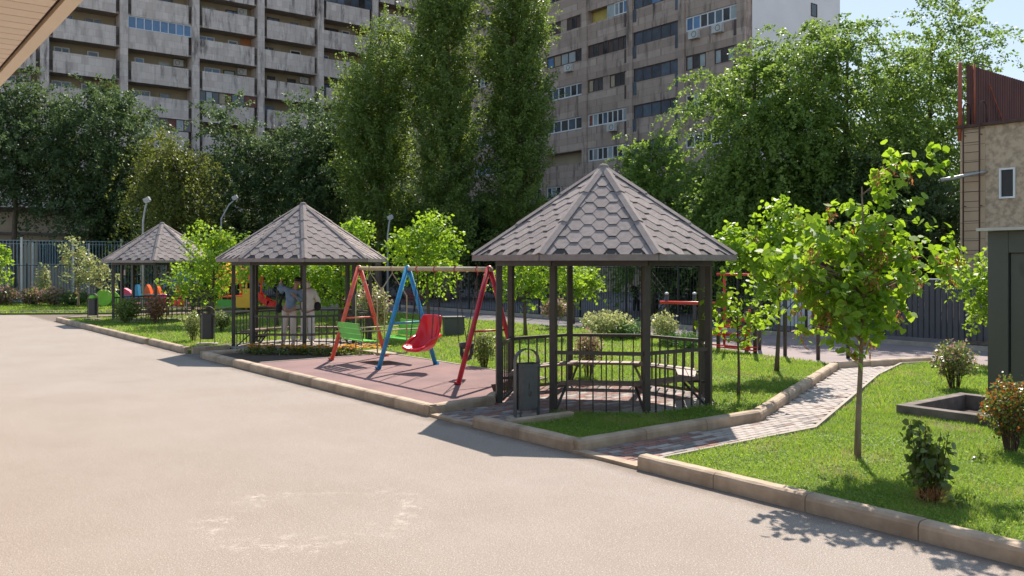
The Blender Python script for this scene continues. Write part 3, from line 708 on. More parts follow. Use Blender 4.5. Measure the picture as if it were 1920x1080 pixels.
# ================================================================= LITTER BINS
def bin_(p, rz, z, label, m, lid=None, bars=True):
    g = thing('litter_bin', p, label, 'litter bin', 'litter bins on hoop frames by the gazebos')
    R = Matrix.Rotation(rz, 3, 'Z')
    def L(x, y, zz): return Vector(p) + R @ Vector((x, y, zz))
    w = .175
    MB().box(L(0, 0, .012), .50, .36, .024, rz).build('base_plate', M['concrete'], g)
    fr = MB(); pts = [L(-w, 0, .03), L(-w, 0, .80)]
    for i in range(9):
        t = math.pi * (1 - i / 8); pts.append(L(w * math.cos(t), 0, .80 + .155 * math.sin(t)))
    pts += [L(w, 0, .03)]
    q = []
    for i in range(len(pts) - 1): fr.bar(pts[i], pts[i + 1], .012, .085, up=R @ Vector((0, 1, 0)))
    fr.build('hoop_frame', m, g)
    b = MB(); prof = [(-.15, -.07), (-.10, -.125), (.10, -.125), (.15, -.07), (.15, .09), (-.15, .09)]
    b.add([L(x, y, .13) for x, y in prof] + [L(x, y, .76) for x, y in prof] + [L(x * .93, y * .93, .76) for x, y in prof] + [L(x * .93, y * .93, .20) for x, y in prof],
          [(5, 4, 3, 2, 1, 0)] + [(i, (i + 1) % 6, (i + 1) % 6 + 6, i + 6) for i in range(6)] + [(i + 6, (i + 1) % 6 + 6, (i + 1) % 6 + 12, i + 12) for i in range(6)]
          + [(i + 12, (i + 1) % 6 + 12, (i + 1) % 6 + 18, i + 18) for i in range(6)] + [(18, 19, 20, 21, 22, 23)])
    b.build('container', m, g)
    MB().bar(L(-.145, -.128, .735), L(.145, -.128, .735), .012, .02).build('rim_bar', m, g)
    if bars:
        f = MB()
        for i in range(4): f.bar(L(.02, -.15, .11 + .018 * i), L(.14, -.13, .11 + .018 * i), .012, .008)
        f.bar(L(.12, -.13, .03), L(.12, -.13, .16), .018, .018); f.bar(L(-.14, -.1, .03), L(-.14, -.1, .14), .018, .018)
        f.build('foot_bracket', m, g)
        dk = MB(); dk.ellipsoid(L(-.01, -.124, .36), .032, .004, .05, 10, 6, R); dk.ellipsoid(L(-.022, -.124, .46), .014, .004, .06, 8, 6, R)
        dk.build('embossed_drop', M['bin_dark'], g, smooth=True)
    for s in (-1, 1): MB().box(L(s * .163, -.0, .70), .03, .03, .03, rz).build('hinge', m, g)
    if lid:
        l = MB(); l.ellipsoid(L(0, -.01, .765), .15, .12, .14, 14, 8, R, zmin=0.0); l.build('lid', M[lid], g, smooth=True)
    return g
bin_(W(2.93, 0.88, 0.03), math.radians(24), 0, 'nearest grey metal litter bin with arched hoop, at the entrance of the largest gazebo', M['bin'])
bin_(ground(389, 645, 0.12), math.radians(12), 0, 'dark litter bin standing between the middle and farthest gazebos', M['bin_dark'], None, False)
bin_(ground(174, 598, 0.10), math.radians(8), 0, 'dark litter bin with bright green domed lid, left of the farthest gazebo', M['bin_dark'], 'lime', False)

# ================================================================= SWING SET
sw = thing('swing_set', W(8.1, 2.3, 0.125), 'swing frame with orange, blue and red legs under a beige top bar', 'swing set')
VM, ZT, ZB = 2.30, 2.055, 0.12
def Wv(u, v, z): return W(u, v, z)
MB().tube([Wv(10.50, VM, ZT), Wv(5.66, VM, ZT)], .042, 12).build('top_bar', M['beige_tube'], sw, smooth=True)
for u, m, lean in ((10.42, 'swing_orange', 0), (8.42, 'swing_blue', 0), (5.72, 'swing_red', 0)):
    for s in (-1, 1):
        lg = MB().tube([Wv(u, VM + s * .65, ZB), Wv(u, VM + s * .02, ZT + .02)], .043, 12).build('leg', M[m], sw, smooth=True)
        MB().tube([Wv(u, VM + s * .66, ZB), Wv(u, VM + s * .65, ZB + .012)], .08, 12).build('foot_plate', M[m], lg)
    zc = 1.0; dv = .65 * (1 - (zc - ZB) / (ZT - ZB))
    MB().tube([Wv(u, VM - dv, zc), Wv(u, VM + dv, zc)], .018, 8).build('cross_bar', M[m], sw, smooth=True)
    MB().ellipsoid(Wv(u, VM, ZT + .01), .06, .06, .06, 12, 8).build('leg_joint', M[m], sw, smooth=True)
for u in (9.93, 9.02, 8.05, 7.42, 6.74, 6.06):
    r = MB(); pts = [Wv(u, VM + .048 * math.cos(t), ZT + .048 * math.sin(t)) for t in [i * math.pi / 6 for i in range(13)]]
    r.tube(pts, .010, 6, False); r.tube([Wv(u, VM, ZT - .05), Wv(u, VM, ZT - .10)], .008, 6); r.build('clamp_ring', M['swing_red' if u < 8.2 else 'beige_tube'], sw)
def chain(a, b, parent):
    a, b = Vector(a), Vector(b); n = max(2, int((b - a).length / .040)); m = MB(); d = (b - a) / n; up = d.normalized()
    for i in range(n):
        p = a + d * (i + .5); x = VX if i % 2 else UX; x = (x - up * x.dot(up)).normalized(); h = d * .62
        for s in (-1, 1): m.bar(p - h + x * .009 * s, p + h + x * .009 * s, .006)
        for s in (-1, 1): m.bar(p + h * s - x * .011, p + h * s + x * .011, .006)
    o = m.build('chain', M['chain'], parent); return o
# gondola swing with two facing green seats
go = thing('gondola_swing', Wv(9.48, VM, .30), 'beige gondola swing with two facing green slatted seats, hanging between orange and blue legs', 'swing')
for u in (9.93, 9.02):
    f = MB(); r = .014; h = .34
    top = Wv(u, VM, ZT - .09)
    f.tube([Wv(u, VM - h, .32), Wv(u, VM - h, 1.50), top, Wv(u, VM + h, 1.50), Wv(u, VM + h, .32)], r, 8)
    f.tube([Wv(u, VM - h, .33), Wv(u, VM + h, .33)], r, 8)
    f.tube([Wv(u, VM - h - .38, .82), Wv(u, VM + h + .38, .82)], r * .8, 8)
    f.build('side_frame', M['beige_tube'], go, smooth=True)
MB().ub(9.03, 9.92, VM - .20, VM + .20, .335, .35).build('footboard', M['beige_tube'], go)
for s in (-1, 1):
    for i in range(3):
        v = VM + s * (.36 + .11 * i)
        MB().bar(Wv(9.00, v, .60 + .008 * i), Wv(9.95, v, .60 + .008 * i), .095, .02).build('seat_slat', M['green_seat'], go)
    for i in range(3):
        v = VM + s * (.68 + .035 * i)
        MB().bar(Wv(9.00, v, .70 + .11 * i), Wv(9.95, v, .70 + .11 * i), .02, .10).build('back_slat', M['green_seat'], go)
    f = MB()
    for u in (9.02, 9.93):
        f.tube([Wv(u, VM + s * .34, .58), Wv(u, VM + s * .66, .60), Wv(u, VM + s * .78, .98)], .011, 6)
    f.build('seat_bracket', M['beige_tube'], go)
# red moulded seat swing
rsw = thing('bucket_swing', Wv(7.73, VM, .45), 'bright red moulded plastic seat with high back, on chains beside the blue legs', 'swing')
prof = [(-.22, 1.18, .20, .04), (-.22, 1.06, .235, .07), (-.215, .90, .24, .13), (-.19, .73, .24, .19), (-.10, .59, .24, .22), (.03, .535, .24, .20), (.16, .525, .24, .14), (.27, .545, .24, .11), (.37, .52, .24, .08), (.44, .56, .225, .04)]
# forward axis is -v (towards the road); cross-section is a shallow U
fr = Matrix.Rotation(math.radians(18), 3, 'Z') @ -VX; sx = Matrix.Rotation(math.radians(18), 3, 'Z') @ UX; cu = Wv(7.73, VM - .02, 0); mb = MB(); N = 9; grid_ = []
for (f, z, hw, dep), nxt in zip(prof, prof[1:] + prof[-1:]):
    row_ = []
    i0 = prof.index((f, z, hw, dep)); a = prof[max(i0 - 1, 0)]; b = prof[min(i0 + 1, len(prof) - 1)]
    tx, tz = b[0] - a[0], b[1] - a[1]; l = math.hypot(tx, tz); nx, nz = -tz / l, tx / l      # normal towards sitter
    if nz < 0 and nx < 0: nx, nz = -nx, -nz
    for k in range(N):
        s = -1 + 2 * k / (N - 1); lift = dep * max(0, (abs(s) - .45) / .55) ** 1.3
        row_.append(cu + sx * (s * hw * 1.12) + fr * (f + nx * lift) + Vector((0, 0, z + nz * lift)))
    grid_.append(row_)
vs = [p for r_ in grid_ for p in r_]; fs = [(i * N + k, i * N + k + 1, (i + 1) * N + k + 1, (i + 1) * N + k) for i in range(len(prof) - 1) for k in range(N - 1)]
mb.add(vs, fs); so = mb.build('seat_shell', M['red_plastic'], rsw, smooth=True)
sm = so.modifiers.new('solid', 'SOLIDIFY'); sm.thickness = .06; sm.offset = 0
ss = so.modifiers.new('sub', 'SUBSURF'); ss.levels = 2; ss.render_levels = 2
for s in (-1, 1):
    MB().tube([cu + sx * s * .25 + fr * (-.12) + Vector((0, 0, .80)), cu + sx * s * .26 + fr * .12 + Vector((0, 0, .72)), cu + sx * s * .25 + fr * .30 + Vector((0, 0, .62))], [.035, .035, .028], 8).build('armrest', M['red_plastic'], rsw, smooth=True)
    u = 7.73 + s * .315
    chain(Wv(u, VM, ZT - .1), cu + sx * s * .25 + fr * -.14 + Vector((0, 0, .86)), rsw)
    chain(Wv(u, VM, ZT - .1) , cu + sx * s * .26 + fr * .14 + Vector((0, 0, .74)), rsw)
# black toddler seat
bs = thing('toddler_swing', Wv(6.4, VM, .48), 'black rubber toddler seat with leg holes, hanging on chains beside the red legs', 'swing')
m = MB(); c = Wv(6.4, VM, 0)
def ringpt(a, r, z): return c + UX * (math.cos(a) * r) + VX * (math.sin(a) * r * .85) + Vector((0, 0, z))
A = [i * math.pi / 8 for i in range(16)]
rings = [(.145, .745), (.150, .72), (.145, .66), (.135, .645)]
vs = [ringpt(a, r, z) for r, z in rings for a in A]
m.add(vs, [(i * 16 + k, i * 16 + (k + 1) % 16, (i + 1) * 16 + (k + 1) % 16, (i + 1) * 16 + k) for i in range(3) for k in range(16)])
o = m.build('seat_band', M['black_plastic'], bs, smooth=True); q = o.modifiers.new('s', 'SOLIDIFY'); q.thickness = .015
m = MB()
for a in (0.0, math.pi / 2, math.pi, 3 * math.pi / 2):
    m.tube([ringpt(a, .14, .66), ringpt(a, .135, .55), ringpt(a, .08, .475), ringpt(a, 0.0, .46)], [.022, .03, .035, .05], 8)
m.ellipsoid(c + Vector((0, 0, .465)), .10, .09, .03, 12, 6)
m.build('seat_cradle', M['black_plastic'], bs, smooth=True)
for s in (-1, 1):
    for t in (-1, 1): chain(Wv(6.4 + s * .33, VM, ZT - .1), c + UX * s * .12 + VX * t * .09 + Vector((0, 0, .745)), bs)

# ================================================================= BUILDINGS
rb = random.Random(21)
def window_uv(parent, horiz, fixed, a0, a1, z0, z1, panes, frame, glass, name='window', depth=.06, fw=.07, glist=None):
    """horiz 'v': wall along v at u=fixed (faces -u); horiz 'u': wall along u at v=fixed (faces -v)"""
    def bx(mb, a, b, d0, d1, za, zb):
        return mb.ub(fixed + d0, fixed + d1, a, b, za, zb) if horiz == 'v' else mb.ub(a, b, fixed + d0, fixed + d1, za, zb)
    f = MB(); bx(f, a0, a1, -depth, 0, z0, z0 + fw); bx(f, a0, a1, -depth, 0, z1 - fw, z1)
    step = (a1 - a0) / panes
    for i in range(panes + 1):
        c = a0 + step * i; lo = max(a0, c - fw / 2); hi = min(a1, c + fw / 2)
        if i == 0: hi = a0 + fw
        if i == panes: lo = a1 - fw
        bx(f, lo, hi, -depth - .003, -.003, z0 + fw, z1 - fw)
    w = f.build(name, M[frame], parent)
    for i in range(panes):
        gl = glist[i % len(glist)] if glist else glass
        lo = a0 + step * i + (fw if i == 0 else fw / 2); hi = a0 + step * (i + 1) - (fw if i == panes - 1 else fw / 2)
        bx(MB(), lo, hi, -depth * .55, -depth * .35, z0 + fw, z1 - fw).build('pane', M[gl], w)
    return w
def ac_unit(parent, horiz, fixed, a, z):
    m = MB(); s = (lambda a0, a1, d0, d1, z0, z1: m.ub(fixed + d0, fixed + d1, a0, a1, z0, z1)) if horiz == 'v' else (lambda a0, a1, d0, d1, z0, z1: m.ub(a0, a1, fixed + d0, fixed + d1, z0, z1))
    s(a, a + .85, -.34, -.02, z, z + .58)
    o = m.build('air_conditioner', M['ac'], parent); m = MB()
    c = W(fixed - .35, a + .32, z + .29) if horiz == 'v' else W(a + .32, fixed - .35, z + .29)
    m.ellipsoid(c, .2 if horiz != 'v' else .2, .2, .2, 12, 8); 
    fan = MB(); R_ = [c + (UX if horiz != 'v' else VX) * (.2 * math.cos(t)) + Vector((0, 0, .2 * math.sin(t))) for t in [i * math.pi / 6 for i in range(13)]]
    fan.tube(R_, .015, 5, False); fan.build('fan_grille', M['rust_dark'], o)

# ---- left block: loggias, facade faces the garden (wall along v at u = UL)
UL = 72.2; PITCH = 2.8; Z0 = 3.67
lb_ = thing('apartment_block', W(UL, 16, 0), 'long pale stone-clad apartment block with rows of open balconies, on the left', 'apartment block')
bays = [0.9 + 6 * k for k in range(-2, 8)]
KF = range(0, 12); HL = Z0 + 12 * PITCH
MB().ub(UL + 1.45, UL + 13, bays[0] - .3, 43.5, 0, HL).build('back_wall', M['recess'], lb_)
MB().ub(UL - .35, UL + 13.2, bays[0] - .6, 44, HL, HL + .9).build('roof_slab', M['clad_pale'], lb_)
MB().ub(UL - .02, UL + 1.44, bays[0] - .3, 43.5, 0, Z0 - .02).build('ground_floor', M['tanwall'], lb_)
for b in bays:
    MB().ub(UL - .28, UL + 1.44, b - .31, b + .31, 0, HL).build('pillar', M['clad_pale'], lb_)
for k in KF:
    z = Z0 + k * PITCH
    MB().ub(UL + .0, UL + 1.44, bays[0] + .32, 43.4, z, z + .16).build('floor_slab', M['concrete'], lb_)
    for i, b in enumerate(bays[:-1]):
        jit = rb.uniform(-.06, .06)
        left, right = b + .62, b + 5.38
        if rb.random() < .25: left = b + .32
        MB().ub(UL - .16, UL - .02, left, right, z - .02, z + 1.70 + jit * .3).build('parapet', M['clad_pale'], lb_)
        sl_ = MB()
        for s0, s1 in ((b + .32, b + .60), (b + 5.40, b + 5.68)):
            if s0 < left - .05 or s0 > right - .05:
                for q in range(4): sl_.ub(UL + .0, UL + .03, s0 + .015 + .07 * q, s0 + .045 + .07 * q, z + .35, z + 1.68)
                sl_.ub(UL + .031, UL + .05, s0, s1, z + .17, z + 1.0)
        if sl_.v: sl_.build('side_grille', M['brown_frame'], lb_)
        if k < 1: continue
        zz = z + 1.70
        glaz = None
        if (abs(b - 12.9) < .1 and k == 6): glaz = ('white', ['glass_blue'], 8, .07)
        elif (abs(b - 18.9) < .1 and k == 4): glaz = ('brown_frame', ['glass', 'curtain', 'glass', 'recess', 'redbrown', 'glass_teal', 'glass', 'redbrown', 'redbrown'], 9, .06)
        elif (abs(b - 12.9) < .1 and k == 3): glaz = ('redbrown', ['glass', 'redbrown', 'curtain', 'glass'], 8, .06)
        elif rb.random() < .07 and b > 25: glaz = ('brown_frame', ['glass_teal', 'glass'], 7, .06)
        if glaz:
            window_uv(lb_, 'v', UL - .03, b + .34, b + 5.66, zz + .02, z + PITCH - .03, glaz[2], glaz[0], 'glass', 'window', .07, glaz[3], glaz[1])
            continue
        # back wall openings seen over the parapet: a window and a door
        o1 = b + rb.uniform(.7, 1.3); o2 = b + rb.uniform(3.0, 3.6)
        for a0, wd in ((o1, rb.choice((.8, 1.2, 1.5))), (o2, rb.choice((.9, 1.1, 1.4)))):
            gl = rb.choice(['glass', 'glass', 'glass_teal', 'curtain', 'glass_blue']); fr_ = rb.choice(['white', 'brown_frame', 'recess', 'white'])
            window_uv(lb_, 'v', UL + 1.44, a0, a0 + wd, z + 1.0, z + 2.42, 2 if wd > 1.1 else 1, fr_, gl, 'window', .07, .09)
        if rb.random() < .30: MB().ub(UL + 1.36, UL + 1.44, b + 4.7, b + 5.6, z + .2, z + 2.75).build('side_panel', M[rb.choice(['redbrown', 'orange_board', 'recess', 'yellow_wall'])], lb_)
        if rb.random() < .40: ac_unit(lb_, 'v', UL + 1.43, b + rb.uniform(4.2, 4.6), z + 2.1)
        if rb.random() < .18:
            dv = MB().ub(UL + .1, UL + 1.3, b + .34, b + .40, z + .16, z + 2.5); dv.build('partition', M[rb.choice(['ac', 'glass_blue', 'redbrown'])], lb_)

# ---- right block: flush glazed balconies, facade along u at v = VR
VR = 42.0; UR0 = 30.4; ZT0 = 19.88
rbk = thing('apartment_block', W(UR0, VR, 0), 'brown streaked stone apartment block with glazed balconies and a blank pale gable', 'apartment block')
ub_ = [30.7, 35.9, 41.1, 46.2, 51.4, 56.6, 61.8, 67.0, 71.8]
HR = ZT0 + 2.79 * 4 + 1.9
MB().ub(UR0 + .3, 71.9, VR + .62, VR + 11.2, 0, HR - .01).build('inner_wall', M['recess'], rbk)
MB().ub(UR0, UR0 + .29, VR - .02, VR + 11.4, 0, HR).build('gable_wall', M['gable'], rbk)
for (vv, zz) in ((49.6, 20.2), (49.6, 14.6), (49.6, 25.8)):
    window_uv(rbk, 'v', UR0 - .001, vv, vv + .75, zz, zz + .95, 1, 'rust_dark', 'glass', 'window', .05, .06)
MB().ub(UR0 - .25, 72, VR - .3, VR + 11.6, HR, HR + .7).build('roof_slab', M['clad_brown'], rbk)
for i, u in enumerate(ub_):
    MB().ub(u - (.30 if i else .38), u + .30, VR - .2, VR + .61, 0, HR).build('pillar', M['clad_brown'], rbk)
cellmap = {}
def cset(i, r, **k): cellmap[(i, r)] = k
# i: bay index from the gable (0 = right-most), r: row, 0 = the row with top at ZT0, rows count downwards
cset(0, 0, t='full', fr='white', g=['curtain', 'glass', 'glass_teal', 'glass_teal', 'glass', 'glass_blue', 'glass_blue'], n=7, ac=2)
cset(0, 1, t='two', fr='brown_frame', g=['curtain', 'glass', 'curtain'])
cset(0, 2, t='full', fr='white', g=['glass', 'curtain', 'glass'], n=6)
cset(0, 3, t='full', fr='white', g=['glass', 'glass_teal', 'glass'], n=6)
cset(0, -1, t='two', fr='brown_frame', g=['glass', 'redbrown'])
for r in (-2, -1, 0, 1, 2, 3): cset(1, r, t='full', fr='brown_frame', g=['glass_teal', 'glass_teal', 'glass_blue' if r < 0 else 'glass_teal'], n=5, slim=1)
cset(2, -1, t='mix', fr='white', g=['glass_blue', 'glass_teal', 'curtain'])
cset(2, 0, t='full', fr='brown_frame', g=['glass', 'brown_frame'], n=8, slim=1)
cset(2, 1, t='two', fr='brown_frame', g=['glass', 'glass', 'recess'])
cset(2, 2, t='full', fr='white', g=['curtain', 'glass', 'glass', 'glass', 'glass_teal', 'glass', 'curtain', 'redbrown'], n=8, ac=1)
cset(2, 3, t='full', fr='white', g=['curtain', 'glass', 'glass'], n=8)
cset(3, -1, t='two', fr='brown_frame', g=['brown_frame', 'glass'])
cset(3, 0, t='full', fr='brown_frame', g=['glass', 'curtain', 'curtain', 'recess', 'glass_blue'], n=5, ac=1)
cset(3, 1, t='full', fr='white', g=['glass_teal', 'glass', 'glass_teal', 'glass'], n=6)
cset(3, 2, t='full', fr='white', g=['glass', 'glass_teal'], n=5)
cset(3, 3, t='open')
cset(4, 1, t='full', fr='white', g=['glass_blue', 'glass_teal'], n=6)
cset(5, 3, t='full', fr='white', g=['glass_blue', 'glass_teal'], n=6)
for i in range(len(ub_) - 1):
    a, b = ub_[i] + .31, ub_[i + 1] - .31
    for r in range(-4, 6):
        zt = ZT0 - 2.79 * r; zb = zt - 1.05
        MB().ub(a, b, VR - .08, VR + .10, zb - 1.74, zb).build('parapet', M['clad_brown'], rbk)
        MB().ub(a, b, VR + .11, VR + .61, zb - 1.74, zb - 1.58).build('floor_slab', M['concrete'], rbk)
        c = cellmap.get((i, r)) or rb.choice([dict(t='full', fr='brown_frame', g=['glass', 'glass_teal'], n=6), dict(t='full', fr='white', g=['glass', 'glass_teal'], n=6), dict(t='two', fr='white', g=['glass', 'curtain'])])
        t_ = c['t']; n = c.get('n', 6)
        z0, z1 = zb + .01, zt - .01
        if t_ == 'full':
            window_uv(rbk, 'u', VR + .06, a, b, z0, z1, n, c['fr'], 'glass', 'window', .07, .06 if c.get('slim') else .10, c['g'])
        elif t_ == 'two':
            MB().ub(a, a + .3, VR - .03, VR + .1, z0, z1).build('infill_wall', M['clad_brown'], rbk)
            MB().ub(a + 2.0, a + 2.75, VR - .03, VR + .1, z0, z1).build('infill_wall', M['clad_brown'], rbk)
            window_uv(rbk, 'u', VR + .06, a + .31, a + 1.99, z0, z1, 3, c['fr'], 'glass', 'window', .07, .08, c['g'])
            window_uv(rbk, 'u', VR + .06, a + 2.76, b - .02, z0, z1, 3, c['fr'], 'glass', 'window', .07, .08, c['g'])
        elif t_ == 'mix':
            window_uv(rbk, 'u', VR + .06, a, a + 1.5, z0, z1, 3, 'white', 'glass', 'window', .07, .09, c['g'])
            MB().ub(a + 1.51, a + 2.3, VR - .02, VR + .1, z0, z1).build('infill_wall', M['curtain'], rbk)
            MB().ub(a + 2.31, b, VR + .5, VR + .6, z0, z1).build('infill_wall', M['yellow_wall'], rbk)
        if c.get('ac'):
            for q in range(c['ac']): ac_unit(rbk, 'u', VR - .08, a + 1.1 + 2.1 * q, zb - .68)
    # side strips of the parapet in some bays
    if i == 1:
        for r in range(-3, 4):
            zb = ZT0 - 2.79 * r - 1.05
            for a0 in (a, b - .34):
                MB().ub(a0, a0 + .34, VR - .11, VR - .082, zb - .95, zb + .01).build('side_glass', M['glass_teal'], rbk)
    elif i in (0, 2):
        for r in range(-3, 4):
            zb = ZT0 - 2.79 * r - 1.05
            MB().ub(a, a + .30, VR - .11, VR - .082, zb - 1.1, zb - .05).build('side_grille', M['brown_frame'], rbk)
# entrances at the foot of the right block
MB().ub(UR0 + 1, 60, VR - .35, VR - .21, 0, 3.4).build('plinth_wall', M['tanwall'], rbk)
for u in (33.5, 38.5, 46.5, 52):
    d = MB().ub(u, u + 1.1, VR - .42, VR - .36, 0, 2.2).build('door', M['redbrown' if u < 36 else 'brown_frame'], rbk)
    cn = MB(); cn.hexa([W(u - .6, VR - 1.7, 2.45), W(u - .6, VR - .4, 2.75), W(u + 1.7, VR - .4, 2.75), W(u + 1.7, VR - 1.7, 2.45), W(u - .6, VR - 1.7, 2.6), W(u - .6, VR - .4, 3.1), W(u + 1.7, VR - .4, 3.1), W(u + 1.7, VR - 1.7, 2.6)])
    cn.build('door_canopy', M['brown_frame'], rbk)
    window_uv(rbk, 'u', VR - .36, u + 2.0, u + 3.2, .95, 2.3, 2, 'brown_frame', 'glass', 'window', .06, .07)

# ---- low annex of the left block
an = thing('annex', W(61.5, 4, 0), 'low beige annex with a dark window band, behind the tall court fence at far left', 'annex')
MB().ub(61.6, 70, -25, 12.5, 0, 5.7).build('wall', M['tanwall'], an)
MB().ub(61.2, 70.2, -25.2, 12.8, 5.7, 6.0).build('roof_edge', M['rust_dark'], an)
MB().ub(61.35, 61.59, -25, 12.4, 4.15, 4.32).build('ledge', M['darkconc'], an)
for i in range(6):
    v = -12.5 + 4.3 * i
    window_uv(an, 'v', 61.58, v, v + 3.3, 2.1, 3.7, 3, 'whitepost' if i == 0 else 'black', 'glass', 'window', .08, .08)

# ---- beige stucco building on the right with ladder and rusty roof screen
VB, UB = 17.5, 4.8; HB = 5.83
sb = thing('stucco_building', W(UB, VB, 0), 'beige rough-stucco building with small white-framed window, at the right edge', 'building')
w0, w1 = UB, UB - 12
winu0, winu1, wz0, wz1 = 3.80, 3.41, 3.86, 4.65
for (a, b, z0, z1) in ((winu0, w0, 0, HB), (w1, winu1, 0, HB), (winu1, winu0, 0, wz0), (winu1, winu0, wz1, HB)):
    MB().ub(a, b, VB, VB + .35, z0, z1).build('wall', M['stucco'], sb)
MB().ub(w1, w0, VB + .35, VB + 9, 0, HB - .02).build('building_core', M['stucco'], sb)
MB().ub(UB - .64, UB + .012, VB - .012, VB - .001, .3, HB - .12).build('plaster_panel', M['smooth_stucco'], sb)
for i in range(1, 14): MB().ub(UB - .63, UB + .0, VB - .0135, VB - .0125, .3 + i * .42, .312 + i * .42).build('panel_joint', M['darkconc'], sb)
MB().ub(w1 - .1, w0 + .1, VB - .10, VB + 9, HB - .02, HB + .06).build('roof_edge', M['rust_dark'], sb)
window_uv(sb, 'u', VB + .06, winu1, winu0, wz0, wz1, 1, 'white', 'black', 'window', .10, .045)
rs_ = MB(); n = 46; L = 6.6
roofscreen = thing('roof_screen', W(UB - .1, VB + .3, HB + .06), 'rust-brown corrugated screen standing on the roof of the beige building', 'metal screen')
for i in range(44):
    v = VB + .12 + i * .15
    c = [W(UB - .1, v, 0), W(UB - .14, v + .05, 0), W(UB - .14, v + .10, 0), W(UB - .1, v + .15, 0)]
    m = MB(); zz0, zz1 = HB + .05, HB + 1.72
    pts = c + [p + UX * .006 for p in reversed(c)]
    m.add([p + Vector((0, 0, zz0)) for p in pts] + [p + Vector((0, 0, zz1)) for p in pts], [(0, 1, 6, 7), (1, 2, 5, 6), (2, 3, 4, 5)] + [(8 + a, 8 + b, 8 + c_, 8 + d) for a, b, c_, d in ((7, 6, 1, 0), (6, 5, 2, 1), (5, 4, 3, 2))] + [(q, (q + 1) % 8, (q + 1) % 8 + 8, q + 8) for q in range(8)])
    m.build('corrugated_sheet', M['rust'], roofscreen)
MB().tube([W(UB + .02, VB + .0, HB - .35), W(UB + .02, VB + .0, HB + 1.78)], .055, 8).build('corner_post', M['rust_orange'], roofscreen, smooth=True)
MB().tube([W(UB - .2, VB + .35, HB + .05), W(UB - .2, VB + .35, HB + 1.75)], .03, 8).build('post', M['rust_orange'], roofscreen, smooth=True)
MB().tube([W(UB - .22, VB + 1.2, HB + 1.3), W(UB - .22, VB + 2.3, HB + .06)], .02, 6).build('brace', M['rust_orange'], roofscreen)
MB().tube([W(UB - .1, VB + .6, HB + 1.74), W(UB - .1, VB + .6, HB + 1.84), W(UB - .1, VB + 1.6, HB + 1.84), W(UB - .1, VB + 1.6, HB + 1.72)], .015, 6).build('handle_bar', M['rust_dark'], roofscreen)
ld = thing('wall_ladder', W(4.45, VB - .2, 1.2), 'rusty vertical ladder with hooped top fixed to the beige stucco wall', 'ladder')
lu = (4.66, 4.24)
for u in lu:
    pts = [W(u, VB - .16, 1.0), W(u, VB - .16, HB + .45)] + [W(u, VB - .16 + .22 * (1 - math.cos(t)), HB + .45 + .22 * math.sin(t)) for t in [i * math.pi / 6 for i in range(1, 7)]] + [W(u, VB + .28, HB + .08)]
    MB().tube(pts, .022, 8).build('rail', M['rust_dark'], ld, smooth=True)
for i in range(18): MB().tube([W(lu[0], VB - .16, 1.2 + .262 * i), W(lu[1], VB - .16, 1.2 + .262 * i)], .009, 6).build('rung', M['rust_dark'], ld)
for z in (1.6, 3.7, 5.6):
    b_ = MB()
    for u in lu: b_.bar(W(u, VB - .16, z), W(u, VB, z), .02)
    b_.build('wall_bracket', M['rust_dark'], ld)
pp = thing('overhead_pipe', W(4.4, VB - .1, 4.6), 'short pale metal pipe sticking out past the corner of the beige wall', 'pipe')
MB().tube([W(5.12, VB - .45, 4.42), W(4.9, VB - .38, 4.45), W(4.2, VB - .12, 4.58), W(4.1, VB - .02, 4.60)], [.055, .05, .045, .03], 10).build('tube', M['pipe'], pp, smooth=True)

# ---- grey booth
BU, BV = -1.42, 4.82
bo = thing('utility_booth', W(BU - 1, BV + .6, 0), 'dark grey metal booth with recessed door and pale flat roof, at right edge', 'booth')
fu = BU - .26
MB().ub(BU - .24, BU, BV, BV + 1.4, 0, 2.56).build('corner_panel', M['boothgrey'], bo)
MB().ub(BU - 2.4, BU - .245, BV, BV + .05, 2.29, 2.56).build('lintel_panel', M['boothgrey'], bo)
MB().ub(BU - 2.4, BU - .245, BV, BV + .05, 0, .14).build('sill_panel', M['boothgrey'], bo)
MB().ub(BU - 2.4, BU - .245, BV + .06, BV + 1.4, 0.02, 2.55).build('inner_box', M['black'], bo)
dr = MB().ub(BU - 1.25, BU - .262, BV + .03, BV + .058, .15, 2.28).build('door', M['boothgrey'], bo)
MB().ub(BU - 2.4, BU - 1.26, BV + .028, BV + .058, .15, 2.28).build('side_panel', M['boothgrey'], bo)
for i in range(7): MB().ub(BU - 1.15, BU - .36, BV + .022, BV + .0295, 2.02 + .022 * i, 2.032 + .022 * i).build('louvre', M['boothgrey'], dr)
MB().ub(BU - 2.6, BU + .09, BV - .12, BV + 1.5, 2.565, 2.60).build('roof', M['boothroof'], bo)
sg = MB().ub(BU - .80, BU - .455, BV + .018, BV + .029, 1.80, 2.02).build('sign', M['sign'], bo)
for (a, b, z0, z1) in ((.60, .52, 1.94, 1.965), (.72, .62, 1.94, 1.965), (.63, .50, 1.90, 1.915), (.78, .66, 1.90, 1.915), (.76, .50, 1.825, 1.84)):
    MB().ub(BU - a, BU - b, BV + .015, BV + .0175, z0, z1).build('print_line', M['signred'], sg)

